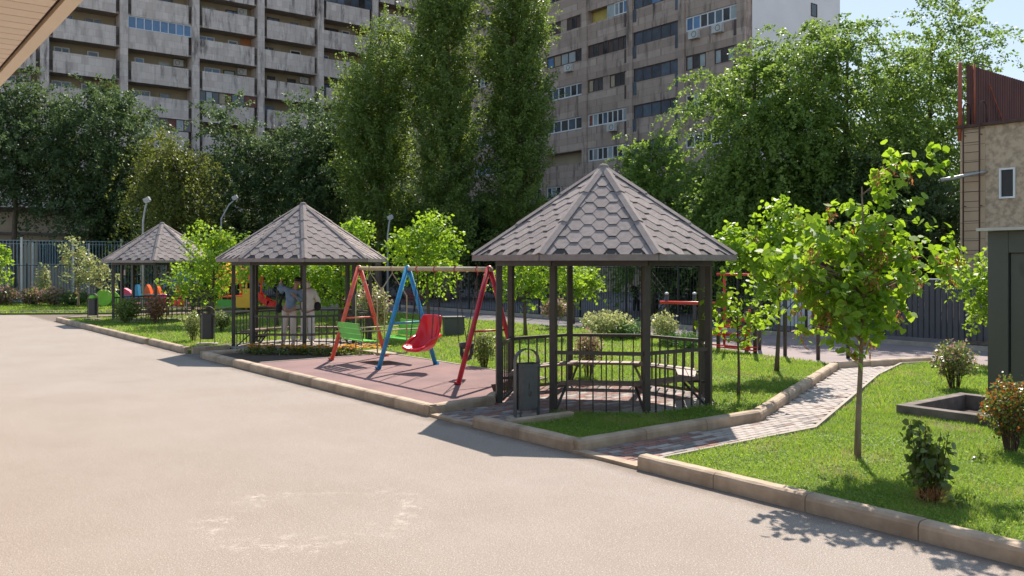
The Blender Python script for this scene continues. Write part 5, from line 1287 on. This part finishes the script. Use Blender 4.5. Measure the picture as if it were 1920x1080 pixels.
# ---- flower bed: individual marigold plants
fl = 0; rr = random.Random(4)
p0, p1 = Vector((13.35, .95, 0)), Vector((11.1, 3.15, 0))
for i in range(44):
    f = (i + rr.random()) / 44; q = p0.lerp(p1, f); u = q.x - rr.uniform(0, .42) * .7; v = q.y - rr.uniform(-.1, .35) * .5
    b = W(u, v, .09); n = 40; s = .11
    Q = rng.normal(size=(n, 3)) * np.array([s, s, .04]) + np.array([0, 0, .08]); Q[:, 2] = np.abs(Q[:, 2])
    V = leaf_polys(Q, nrm(Q), .07, rng, .5, .2, False, .6)
    pl = thing('marigold', b, 'low yellow-orange marigold plant in the flower strip in front of the middle gazebo', 'flower', 'marigolds in front of the middle gazebo')
    raw_obj('leaves', raw_mesh('leaves', V, 4, M['leaf_shrub'], rng.random(n)), pl)
    n = (3, 9, 6, 11, 0)[i % 5] + 1; Q = rng.normal(size=(n, 3)) * np.array([s * 1.1, s * 1.1, .025]) + np.array([0, 0, .19]); Vs = []
    for c in Q:
        for j in range(6):
            a = j * 1.047; d = np.array([math.cos(a), math.sin(a), .25]) * .045; e = np.array([-math.sin(a), math.cos(a), 0]) * .024
            Vs.append([c, c + d * .6 + e, c + d, c + d * .6 - e])
    tag(raw_obj('petals', raw_mesh('petals', np.array(Vs), 4, M['flower_yellow'], rng.random(len(Vs)) * (0.3 + .7 * (i % 3 > 0))), pl), kind='stuff')

# ================================================================= GRASS
def grass(name, regions, seed):
    rng = np.random.default_rng(seed); Vs = []; T = []
    for poly, holes, dens, hgt, wid, ymin, ymax, zbase in regions:
        xy = np.array([[W(a, b).x, W(a, b).y] for a, b in poly]); lo = xy.min(0); hi = xy.max(0); lo[1] = max(lo[1], ymin); hi[1] = min(hi[1], ymax)
        if hi[1] <= lo[1]: continue
        n = int((hi[0] - lo[0]) * (hi[1] - lo[1]) * dens)
        p = rng.random((n, 2)) * (hi - lo) + lo
        k = (np.abs(p[:, 0]) < p[:, 1] * .62 + 1.0); p = p[k]
        k = inside_np([tuple(q) for q in xy], p[:, 0], p[:, 1])
        for h in holes: k &= ~inside_np([(W(a, b).x, W(a, b).y) for a, b in h], p[:, 0], p[:, 1])
        p = p[k]; n = len(p)
        # patchy height
        ph = np.sin(p[:, 0] * 2.3 + np.sin(p[:, 1] * 1.7) * 2) * np.cos(p[:, 1] * 2.9 + np.sin(p[:, 0] * 1.3) * 2)
        ph2 = np.sin(p[:, 0] * 9.1 + p[:, 1] * 3.7) * np.sin(p[:, 1] * 8.3 - p[:, 0] * 2.9)
        h = hgt * (.55 + .7 * rng.random(n)) * (1 + .28 * ph + .18 * ph2)
        a = rng.random(n) * 6.283; lean = rng.normal(size=(n, 2)) * .45 * h[:, None]
        w = wid * (.6 + .8 * rng.random(n))
        B = np.stack([p[:, 0], p[:, 1], np.full(n, zbase)], 1); S = np.stack([np.cos(a), np.sin(a), np.zeros(n)], 1) * w[:, None] * .5
        top = B + np.stack([lean[:, 0], lean[:, 1], h], 1)
        Vs.append(np.stack([B - S, B + S, top], 1)); T.append(np.clip(.45 + .22 * ph + .1 * ph2 + .3 * (rng.random(n) - .5), 0, 1))
    V = np.concatenate(Vs); T = np.concatenate(T)
    cx, cy = V[:, 0, 0], V[:, 0, 1]
    dryp = np.sin(cx * 1.9 + 1.3 * np.sin(cy * 2.3)) * np.sin(cy * 1.6 + 1.1 * np.sin(cx * 2.9)) + .35 * np.sin(cx * 7.7 + cy * 3.1)
    dry = rng.random(len(V)) < np.clip(.12 + .5 * (dryp - .35), .09, .55)
    keep = ~((dryp > .95) & (rng.random(len(V)) < .55)); V, T, dry = V[keep], T[keep], dry[keep]
    o = raw_obj(name, raw_mesh(name, V, 3, [M['grass'], M['dry_grass']], T, dry.astype(int))); tag(o, kind='stuff'); return o
def clover(name, poly, holes, dens, ymin, ymax, L, seed):
    rng = np.random.default_rng(seed); xy = np.array([[W(a, b).x, W(a, b).y] for a, b in poly]); lo = xy.min(0); hi = xy.max(0); lo[1] = max(lo[1], ymin); hi[1] = min(hi[1], ymax)
    n = int((hi[0] - lo[0]) * (hi[1] - lo[1]) * dens); p = rng.random((n, 2)) * (hi - lo) + lo
    p = p[np.abs(p[:, 0]) < p[:, 1] * .62 + .6]
    ph = np.sin(p[:, 0] * 3.1 + p[:, 1]) * np.sin(p[:, 1] * 2.7 - p[:, 0] * .7); p = p[rng.random(len(p)) < .35 + .65 * (ph > -.1)]
    k = inside_np([tuple(q) for q in xy], p[:, 0], p[:, 1])
    for h in holes: k &= ~inside_np([(W(a, b).x, W(a, b).y) for a, b in h], p[:, 0], p[:, 1])
    p = p[k]; n = len(p); P = np.concatenate([p, (.085 + rng.random((n, 1)) * .035)], 1)
    V = leaf_polys(P, np.zeros((n, 3)), L, rng, .75, .0, False, 2.2)
    o = raw_obj(name, raw_mesh(name, V, 4, M['grass'], np.clip(.3 + .6 * rng.random(n), 0, 1))); tag(o, kind='stuff')
H_ = [pit, [(-1.4, 4.8), (-4, 4.8), (-4, 6.4), (-1.4, 6.4)]]
grass('grass', [(lawnB, H_, 5200, .050, .0065, 5.5, 9.0, .07), (lawnB, H_, 3000, .052, .010, 9.0, 12.5, .07), (lawnB, H_, 1300, .055, .016, 12.5, 22, .07),
                (lawnA, [], 3600, .055, .009, 9, 12.6, .07), (lawnA, [], 1400, .055, .015, 12.6, 18.5, .07), (lawnA, [[(12.8, 1.2), (16.2, 1.2), (16.2, 4.6), (12.8, 4.6)]], 520, .06, .026, 18.5, 26, .07),
                (lawnA, [], 260, .06, .04, 26, 42, .07), (lawnF, [], 160, .08, .06, 30, 50, .07)], 1)
clover('clover', lawnB, H_, 1500, 5.5, 10.5, .022, 2)
clover('clover', lawnA, [], 900, 9.5, 16, .026, 3)

# ================================================================= STREET AND PLAY FURNITURE
def lamp(label, px, Y, h, arm=(.35, -.2), name='street_lamp'):
    b = at(px, Y); t = thing(name, b, label, 'lamp')
    pole = [b, b + Vector((0, 0, h * .8)), b + Vector((arm[0] * .5, arm[1] * .5, h * .93)), b + Vector((arm[0] * .8, arm[1] * .8, h * .97))]
    MB().tube(pole, [.06, .045, .04, .035], 10).build('pole', M['lampgrey'], t, smooth=True)
    e = b + Vector((arm[0] * .9, arm[1] * .9, h)); m = MB(); R = Matrix.Rotation(math.radians(-25), 3, 'Y')
    m.box(e, .30, .22, .20, mat=R); o = m.build('lamp_head', M['lampgrey'], t, bevel=.03)
    MB().box(e + R @ Vector((0, 0, -.11)), .22, .16, .03, mat=R).build('lens', M['white'], o)
    return t
lamp('pale lamp post with square head rising behind the farthest gazebo roof', 268, 41, 5.15, (.25, -.1))
lamp('thin lamp post with small head between the middle gazebo and the swing tree', 727, 44, 4.5, (.14, 0))
lamp('thin lamp with long arm among the dark trees, right of the drooping tree', 415, 48, 5.8, (.8, .1))
# utility box on lawn
ub0 = ground(850, 629, zl); t = thing('utility_box', ub0, 'small dark grey metal box on the lawn behind the red swing seat', 'utility box')
MB().box(ub0 + Vector((0, 0, .27)), .58, .45, .5, .2).build('body', M['boothgrey'], t, bevel=.01); MB().box(ub0 + Vector((0, 0, .54)), .64, .5, .03, .2).build('lid', M['boothgrey'], t)
# bench on back road
bp = W(28.2, 14.6); t = thing('park_bench', bp, 'dark red wooden park bench by the black bar fence, far behind the red swing seat', 'bench')
for i in range(4): MB().bar(bp + VX * (-.1 - .11 * i) - UX * .8 + Vector((0, 0, .45)), bp + VX * (-.1 - .11 * i) + UX * .8 + Vector((0, 0, .45)), .09, .03).build('seat_plank', M['maroon'], t)
for i in range(3): MB().bar(bp + VX * (-.02 + .03 * i) - UX * .8 + Vector((0, 0, .58 + .13 * i)), bp + VX * (-.02 + .03 * i) + UX * .8 + Vector((0, 0, .58 + .13 * i)), .025, .10).build('back_plank', M['maroon'], t)
for s in (-.65, .65):
    for d in (-.38, -.04): MB().bar(bp + UX * s + VX * d, bp + UX * s + VX * d + Vector((0, 0, .43)), .05).build('leg', M['black'], t)

# ---- outdoor gymnastics frame (black posts with red bars)
def gp(px, py): return ground(px, py, .012)
gy = thing('gymnastic_frame', gp(1392, 662), 'red and black gymnastic frame with wall bars and inclined bench, right of biggest gazebo', 'exercise frame')
A1, A2, A3 = gp(1347, 659), gp(1400, 664), gp(1416, 669); A4 = gp(1424, 656)
for p, h in ((A1, 1.45), (A2, 1.0), (A3, 2.0), (A4, 2.0)):
    MB().tube([p, p + Vector((0, 0, h))], .05, 10).build('post', M['post'], gy, smooth=True)
def xz(px, py, Y): return Vector(((px - 960) * Y / 1640, Y, EYE - (py - 495) * Y / 1640))
Yg = 20.6
for px, y0, y1 in ((1358, 514, 648), (1405, 580, 656)): MB().tube([xz(px, y0, Yg), xz(px, y1, Yg)], .03, 8).build('ladder_rail', M['red_bar'], gy, smooth=True)
for k in range(5):
    f = k / 4; y = 600 + f * 50
    MB().tube([xz(1358, y, Yg), xz(1405, y + 3, Yg)], .016, 6).build('rung', M['red_bar'], gy, smooth=True)
MB().tube([xz(1344, 514, Yg), xz(1418, 515, Yg)], .028, 8).build('top_bar', M['red_bar'], gy, smooth=True)
for a, b in (((1335, 646), (1421, 652)), ((1345, 650), (1420, 658))): MB().tube([xz(*a, 20.4), xz(*b, 20.0)], .018, 6).build('ground_bar', M['red_bar'], gy, smooth=True)
s0, s1 = xz(1330, 624, 21.2), xz(1397, 598, 20.6)
MB().bar(s0, s1, .28, .05).build('inclined_bench', M['red_bar'], gy)
MB().bar(xz(1330, 626, 20.9), xz(1400, 628, 20.6), .24, .05).build('flat_bench', M['red_bar'], gy)
pb1 = thing('parallel_bar', W(10.5, 10.6), 'waist-high red horizontal bar on black white-capped posts, seen through the biggest gazebo', 'exercise bar')
Yb = 24.0
for px in (1250, 1272 + 30):
    b = Vector(((px - 960) * Yb / 1640, Yb, 0)); MB().tube([b, b + Vector((0, 0, 1.32))], .05, 10).build('post', M['post'], pb1, smooth=True)
    MB().ellipsoid(b + Vector((0, 0, 1.34)), .06, .06, .04, 10, 6).build('post_cap', M['white'], pb1, smooth=True)
MB().tube([xz(1238, 567, Yb), xz(1345, 569, Yb - 1.2)], .045, 10).build('bar', M['red_bar'], pb1, smooth=True)
hb = thing('pull_up_bars', gp(1534, 674), 'row of three tall dark posts carrying red pull-up bars behind the young trees', 'exercise bar')
B = [gp(1472, 671), gp(1534, 675), gp(1590, 672)]
for p in B: MB().tube([p, p + Vector((0, 0, 2.0))], .045, 10).build('post', M['post'], hb, smooth=True)
for a, b in zip(B, B[1:]): MB().tube([a + Vector((0, 0, 1.96)), b + Vector((0, 0, 1.96))], .024, 8).build('bar', M['red_bar'], hb, smooth=True)

# ---- far playground
def plate(m, c, n_, pts, th):                    # flat cut-out shape standing upright, pts in (x, z)
    q = [c + Vector((x, -th / 2, z)) for x, z in pts] + [c + Vector((x, th / 2, z)) for x, z in pts]; n = len(pts)
    tri = tessellate_polygon([[Vector((x, z, 0)) for x, z in pts]])
    return m.add(q, [tuple(t) for t in tri] + [tuple(i + n for i in reversed(t)) for t in tri] + [(i, (i + 1) % n, (i + 1) % n + n, i + n) for i in range(n)])
YP = 41.0
ptw = thing('play_tower', at(445, YP, .02), 'yellow and orange play tower with red slide, behind the tree left of the middle gazebo', 'play tower')
def pz(px, py, Y=YP): return Vector(((px - 960) * Y / 1640, Y, EYE - (py - 495) * Y / 1640))
for px in (412, 436, 462, 476):
    b = pz(px, 0); b.z = 0; MB().tube([b, b + Vector((0, 0, 2.1))], .05, 8).build('post', M['play_yellow'], ptw, smooth=True)
    b2 = b + Vector((0, 1.2, 0)); MB().tube([b2, b2 + Vector((0, 0, 2.1))], .05, 8).build('post', M['play_orange'], ptw, smooth=True)
for px, m_, w_ in ((418, 'play_yellow', .9), (462, 'play_orange', 1.0)):
    c = pz(px, 0); c.z = 1.25
    plate(MB(), c + Vector((0, .6, 0)), 0, [(-w_ / 2, 0), (w_ / 2, 0), (w_ / 2 * .9, .35), (0, .95), (-w_ / 2 * .9, .35)], 1.1).build('canopy', M[m_], ptw)
for (a, b, z0, z1, m_) in ((408, 436, .1, .48, 'play_green'), (443, 474, .1, .62, 'play_yellow'), (455, 476, .62, 1.0, 'play_yellow'), (410, 428, .95, 1.25, 'play_yellow')):
    p, q = pz(a, 0), pz(b, 0); MB().hexa([Vector((p.x, YP - .05, z0)), Vector((q.x, YP - .05, z0)), Vector((q.x, YP - .01, z0)), Vector((p.x, YP - .01, z0)), Vector((p.x, YP - .05, z1)), Vector((q.x, YP - .05, z1)), Vector((q.x, YP - .01, z1)), Vector((p.x, YP - .01, z1))]).build('side_board', M[m_], ptw)
MB().box(pz(445, 0) + Vector((0, .6, -pz(445, 0).z + .62)), 1.6, 1.2, .06).build('deck', M['play_orange'], ptw)
pts = [(478, 556), (488, 565), (500, 574), (513, 576)]; mm = MB()
for (a, b) in zip(pts, pts[1:]):
    p, q = pz(*a), pz(*b); d = (q - p).normalized(); nn = Vector((-d.z, 0, d.x)); nn = nn if nn.z > 0 else -nn
    for (y0, y1, h0) in ((0, .55, .05), (-.04, 0, .26), (.55, .59, .26)):
        mm.hexa([p + Vector((0, y0, 0)), q + Vector((0, y0, 0)), q + Vector((0, y1, 0)), p + Vector((0, y1, 0))] + [p + Vector((0, y0, 0)) + nn * h0, q + Vector((0, y0, 0)) + nn * h0, q + Vector((0, y1, 0)) + nn * h0, p + Vector((0, y1, 0)) + nn * h0])
mm.build('slide', M['play_red'], ptw)
# merry-go-round with coloured seats
mg = thing('merry_go_round', at(300, 42, .02), 'merry-go-round with orange peaked seats and steel rail, behind the farthest gazebo', 'play equipment')
Yc = 42.0
MB().box(at(300, Yc, .25), 3.3, 1.8, .05).build('deck', M['maroon'], mg)
for px in (278, 295):
    c = pz(px, 0, Yc); c.z = .55; plate(MB(), c, 0, [(-.18, 0), (.26, 0), (.10, .45), (0, .62), (-.10, .45)], .35).build('seat', M['play_orange'], mg)
MB().tube([pz(262, 552, Yc - .3), pz(318, 553, Yc - .3)], .03, 8).build('rail', M['pipe'], mg, smooth=True)
for px in (264, 290, 316): b = pz(px, 553, Yc - .3); MB().tube([Vector((b.x, b.y, .25)), b], .025, 6).build('rail_post', M['pipe'], mg)
MB().ellipsoid(at(307, Yc - .5, .45), .3, .2, .3, 12, 8).build('hub_cover', M['play_pink'], mg, smooth=True)
rk = thing('spring_rocker', at(246, 41.5, .02), 'cyan and pink spring rocker behind the farthest gazebo, left of the orange seats', 'play equipment')
c = at(246, 41.5, .55)
plate(MB(), c, 0, [(-.42, .05), (.0, -.08), (.42, .05), (.36, .62), (.26, .62), (.2, .2), (-.2, .16), (-.4, .2)], .3).build('body', M['play_blue'], rk)
plate(MB(), c + Vector((-.15, 0, .12)), 0, [(-.3, .02), (.3, .0), (.12, .2), (-.12, .34), (-.28, .3)], .34).build('seat', M['play_pink'], rk)
sp = MB(); sp.tube([at(246, 41.5, .02) + Vector((.09 * math.cos(t * .8), .09 * math.sin(t * .8), t * .0125)) for t in range(40)], .014, 6); sp.build('spring', M['black'], rk)
ch = thing('toy_chair', at(337, 40.5, .02), 'boxy bright orange-red moulded seat behind the farthest gazebo, right of the peaked seats', 'play equipment')
c = at(337, 40.5, 0)
plate(MB(), c + Vector((0, .25, .62)), 0, [(-.30, 0), (.30, 0), (.27, .52), (.20, .58), (-.20, .58), (-.27, .52)], .08).build('backrest', M['play_orange'], ch, bevel=.02)
MB().box(c + Vector((0, 0, .58)), .60, .52, .08).build('seat', M['play_orange'], ch, bevel=.03)
MB().box(c + Vector((0, -.27, .42)), .58, .08, .32).build('front_panel', M['play_red'], ch, bevel=.02)
for s in (-.25, .25): MB().box(c + Vector((s, .1, .28)), .06, .3, .54).build('leg', M['pipe'], ch)
lp = thing('play_discs', at(203, 42, .02), 'pair of lime green round play discs beside the green-lidded bin', 'play equipment')
for px, r in ((195, .40), (211, .34)):
    c = at(px, 42 + (.2 if px > 200 else 0), .02 + r + .12); ng = 18
    plate(MB(), c, 0, [(r * math.cos(2 * math.pi * i / ng), r * math.sin(2 * math.pi * i / ng)) for i in range(ng)], .08).build('disc', M['lime'], lp)
    MB().box(c + Vector((0, .06, -r * .5 - .1)), .06, .05, r + .2).build('post', M['black'], lp)
tw = thing('climbing_tower', at(660, 31, .02), 'maroon climbing tower with yellow plate and steel ladder, right of the middle gazebo', 'play tower')
def z3(px, py, Y=31.0): return pz(px, py, Y)
for px, Y in ((640, 31), (662, 31), (640, 32.2), (662, 32.2)):
    b = z3(px, 0, Y); b.z = 0; MB().bar(b, b + Vector((0, 0, 2.0)), .09).build('post', M['maroon'], tw)
a, b = z3(640, 0), z3(662, 0)
for z0, z1 in ((.3, .8), (.95, 1.5)):
    MB().hexa([Vector((a.x, 31.05, z0)), Vector((b.x, 31.05, z0)), Vector((b.x, 31.1, z0)), Vector((a.x, 31.1, z0)), Vector((a.x, 31.05, z1)), Vector((b.x, 31.05, z1)), Vector((b.x, 31.1, z1)), Vector((a.x, 31.1, z1))]).build('side_board', M['maroon'], tw)
MB().box(z3(645, 517, 30.93), .16, .03, .28).build('yellow_plate', M['play_yellow'], tw)
MB().box(at(651, 31.6, .85), .5, 1.2, .05).build('deck', M['maroon'], tw)
la_, lb2 = z3(669, 520, 30.8), z3(692, 520, 30.8)
for p in (la_, lb2): MB().tube([Vector((p.x, p.y, 0)), Vector((p.x, p.y, 1.9))], .03, 8).build('ladder_rail', M['lampgrey'], tw, smooth=True)
for i in range(6): MB().tube([Vector((la_.x, la_.y, .25 + .27 * i)), Vector((lb2.x, lb2.y, .25 + .27 * i))], .016, 6).build('rung', M['lampgrey'], tw)
# white notice on the far gazebo post, blue awning behind it, small white notice
nt_ = thing('notice', z3(232, 511, 33.5), 'small white notice hanging at the farthest gazebo', 'notice')
MB().box(z3(232, 511, 33.5), .13, .01, .2).build('sheet', M['sign'], nt_)
aw = thing('blue_tarpaulin', pz(330, 540, 44.5), 'dark blue tarpaulin shelter beyond the trees behind the farthest gazebo', 'shelter')
m = MB(); x0, x1 = pz(325, 0, 44.5).x, pz(352, 0, 44.5).x
m.hexa([Vector((x0 - .4, 44.2, 1.0)), Vector((x1 + .4, 44.2, 1.0)), Vector((x1 + .4, 46, 1.0)), Vector((x0 - .4, 46, 1.0)), Vector((x0 + .1, 44.8, 1.75)), Vector((x1 - .1, 44.8, 1.75)), Vector((x1 - .1, 45.4, 1.75)), Vector((x0 + .1, 45.4, 1.75))]); m.build('cover', M['carblue'], aw)
for x in (x0 - .3, x1 + .3):
    for y in (44.3, 45.9): MB().bar(Vector((x, y, 0)), Vector((x, y, 1.0)), .05).build('leg', M['black'], aw)

# ================================================================= PEOPLE
def skin_bm(name, mat, parent, nodes, edges, lv=2):
    bm = bmesh.new(); lay = bm.verts.layers.skin.verify(); vs = [bm.verts.new(n[0]) for n in nodes]
    for a, b in edges: bm.edges.new((vs[a], vs[b]))
    for i, (v, n) in enumerate(zip(vs, nodes)):
        r = n[1]; v[lay].radius = r if isinstance(r, tuple) else (r, r); v[lay].use_root = (i == 0)
    me = bpy.data.meshes.new(name); bm.to_mesh(me); bm.free(); me.materials.append(M[mat])
    ob = bpy.data.objects.new(name, me); link(ob); ob.parent = parent
    md = ob.modifiers.new('skin', 'SKIN'); md.use_smooth_shade = True
    s = ob.modifiers.new('sub', 'SUBSURF'); s.levels = lv; s.render_levels = lv
    LOC[ob.name] = LOC[parent.name]; return ob
fz = .087
# person A: denim shirt, one arm raised holding the jacket up, leaning to the right towards the friend; x to the right, y away
pa = thing('person', at(541, 22.3, fz), 'person in blue denim jacket and beige trousers with raised arm inside the middle gazebo', 'person')
body = [((.03, 0, .92), .13), ((.06, 0, 1.10), .115), ((.12, 0, 1.30), (.15, .10)), ((.17, 0, 1.42), .075), ((.20, -.01, 1.49), .052), ((.235, -.03, 1.59), (.085, .095)), ((.245, -.03, 1.66), .075),
        ((-.02, 0, 1.40), .055), ((-.20, -.03, 1.50), .042), ((-.16, -.10, 1.62), .032), ((-.13, -.12, 1.68), .022),
        ((.30, -.02, 1.36), .055), ((.36, -.08, 1.12), .042), ((.22, -.2, 1.25), .033), ((.12, -.24, 1.34), .026),
        ((-.07, 0, .86), .085), ((-.10, -.02, .48), .06), ((-.13, .02, .10), .04), ((-.13, -.10, .035), .036),
        ((.11, 0, .86), .085), ((.12, -.03, .48), .06), ((.13, .02, .10), .04), ((.13, -.10, .035), .036)]
ed = [(0, 1), (1, 2), (2, 3), (3, 4), (4, 5), (5, 6), (2, 7), (7, 8), (8, 9), (9, 10), (2, 11), (11, 12), (12, 13), (13, 14), (0, 15), (15, 16), (16, 17), (17, 18), (0, 19), (19, 20), (20, 21), (21, 22)]
skin_bm('body', 'skin', pa, body, ed)
skin_bm('jacket', 'denim', pa, [((.035, 0, .87), (.165, .13)), ((.06, 0, 1.10), (.165, .13)), ((.12, 0, 1.30), (.19, .13)), ((.165, 0, 1.40), .10), ((-.02, 0, 1.40), .085), ((-.20, -.03, 1.50), .075), ((-.165, -.09, 1.60), .06),
        ((.30, -.02, 1.36), .085), ((.36, -.08, 1.12), .07), ((.24, -.18, 1.23), .055)],
        [(0, 1), (1, 2), (2, 3), (2, 4), (4, 5), (5, 6), (2, 7), (7, 8), (8, 9)])
skin_bm('raised_sleeve', 'denim', pa, [((-.02, .0, 1.40), .07), ((-.17, .02, 1.46), .09), ((-.30, .02, 1.48), .06), ((-.17, .0, 1.30), .05)], [(0, 1), (1, 2), (1, 3)])
skin_bm('trousers', 'beige_cloth', pa, [((.03, 0, .96), (.17, .145)), ((-.075, 0, .84), .105), ((-.105, -.02, .48), .082), ((-.13, .01, .09), .07), ((.115, 0, .84), .105), ((.12, -.03, .48), .082), ((.13, .01, .09), .07)], [(0, 1), (1, 2), (2, 3), (0, 4), (4, 5), (5, 6)])
h = LOC[pa.name]
hm = MB(); hm.ellipsoid(h + Vector((.245, -.015, 1.665)), .10, .105, .075, 14, 8); hm.build('hair', M['hair'], pa, smooth=True)
MB().tube([h + Vector((-.10, .06, 1.34)), h + Vector((-.20, .04, 1.15)), h + Vector((-.24, .02, .98))], [.03, .03, .05], 8).build('bag_strap', M['black_cloth'], pa, smooth=True)
MB().ellipsoid(h + Vector((-.25, .03, .93)), .09, .07, .12, 12, 8).build('handbag', M['black_cloth'], pa, smooth=True)
for s in (-.13, .13):
    f = MB(); f.ellipsoid(h + Vector((s, -.05, .04)), .05, .13, .045, 12, 8, zmin=-.9); f.build('shoe', M['cream'], pa, smooth=True)
for s in (-1, 1): MB().ellipsoid(h + Vector((.235 + s * .032, -.118, 1.60)), .012, .006, .007, 8, 6).build('eye', M['hair'], pa)
MB().ellipsoid(h + Vector((.235, -.128, 1.575)), .012, .014, .02, 8, 6).build('nose', M['skin'], pa, smooth=True)
# person B: seen from behind, cream hooded top and long cream trousers
pb_ = thing('person', at(577, 22.35, fz), 'person in cream hooded jacket seen from behind, hugging a friend in the middle gazebo', 'person')
skin_bm('body', 'skin', pb_, [((0, 0, .92), .12), ((0, 0, 1.12), .11), ((0, 0, 1.32), (.14, .09)), ((-.01, 0, 1.43), .055), ((-.02, -.02, 1.55), (.08, .09)), ((-.02, -.02, 1.62), .07),
        ((.17, 0, 1.32), .05), ((.25, .10, 1.08), .042), ((.10, .22, 1.05), .032), ((.02, .25, 1.07), .025), ((-.17, 0, 1.32), .05), ((-.26, .10, 1.14), .042), ((-.14, .22, 1.18), .032),
        ((-.08, 0, .86), .08), ((-.09, 0, .48), .055), ((-.09, .02, .09), .04), ((-.09, .10, .035), .035), ((.08, 0, .86), .08), ((.09, 0, .48), .055), ((.09, .02, .09), .04), ((.09, .10, .035), .035)],
        [(0, 1), (1, 2), (2, 3), (3, 4), (4, 5), (2, 6), (6, 7), (7, 8), (8, 9), (2, 10), (10, 11), (11, 12), (0, 13), (13, 14), (14, 15), (15, 16), (0, 17), (17, 18), (18, 19), (19, 20)])
skin_bm('hooded_jacket', 'cream', pb_, [((0, 0, .80), (.20, .15)), ((0, 0, 1.12), (.17, .14)), ((0, 0, 1.32), (.18, .13)), ((-.01, -.03, 1.44), .11), ((.17, 0, 1.32), .085), ((.26, .10, 1.08), .072), ((.12, .21, 1.05), .055), ((-.17, 0, 1.32), .085), ((-.27, .10, 1.14), .072), ((-.15, .21, 1.18), .055)],
        [(0, 1), (1, 2), (2, 3), (2, 4), (4, 5), (5, 6), (2, 7), (7, 8), (8, 9)])
hb_ = LOC[pb_.name]
skin_bm('hood', 'cream', pb_, [((-.02, -.04, 1.44), .11), ((-.02, -.035, 1.54), (.118, .125)), ((-.02, -.02, 1.63), (.10, .105))], [(0, 1), (1, 2)])
skin_bm('trousers', 'cream', pb_, [((0, 0, .94), (.16, .13)), ((-.085, 0, .82), .105), ((-.095, 0, .46), .092), ((-.10, .01, .08), .09), ((.085, 0, .82), .105), ((.095, 0, .46), .092), ((.10, .01, .08), .09)], [(0, 1), (1, 2), (2, 3), (0, 4), (4, 5), (5, 6)])
MB().ellipsoid(hb_ + Vector((.24, .05, .98)), .09, .07, .12, 12, 8).build('handbag', M['black_cloth'], pb_, smooth=True)
for s in (-.10, .10): MB().ellipsoid(hb_ + Vector((s, .05, .04)), .05, .12, .045, 12, 8, zmin=-.9).build('shoe', M['cream'], pb_, smooth=True)
# two distant figures beyond the bar fence
for px, lab, m1 in ((1193, 'distant dark-clothed person bending forward beyond the bar fence, left of the gazebo post', 'black_cloth'), (1228, 'distant dark-clothed person standing beyond the bar fence, right of the gazebo post', 'black_cloth')):
    b = at(px, 39, 0); p = thing('person', b, lab, 'person', None)
    lean = -.22 if px == 1193 else .03
    skin_bm('body', 'skin', p, [((0, 0, .80), .11), ((lean * .5, 0, 1.05), .13), ((lean, 0, 1.24), .06), ((lean * 1.25, 0, 1.38), .09)], [(0, 1), (1, 2), (2, 3)], 1)
    skin_bm('clothes', m1, p, [((0, 0, .80), .15), ((lean * .5, 0, 1.05), .17), ((lean * .85, 0, 1.20), .10), ((-.08, 0, .45), .085), ((-.09, 0, .04), .07), ((.08, 0, .45), .085), ((.09, 0, .04), .07), ((lean * .5 - .2, -.1, .95), .06), ((lean * .5 + .22, -.05, .9), .06)],
        [(0, 1), (1, 2), (0, 3), (3, 4), (0, 5), (5, 6), (1, 7), (1, 8)], 1)
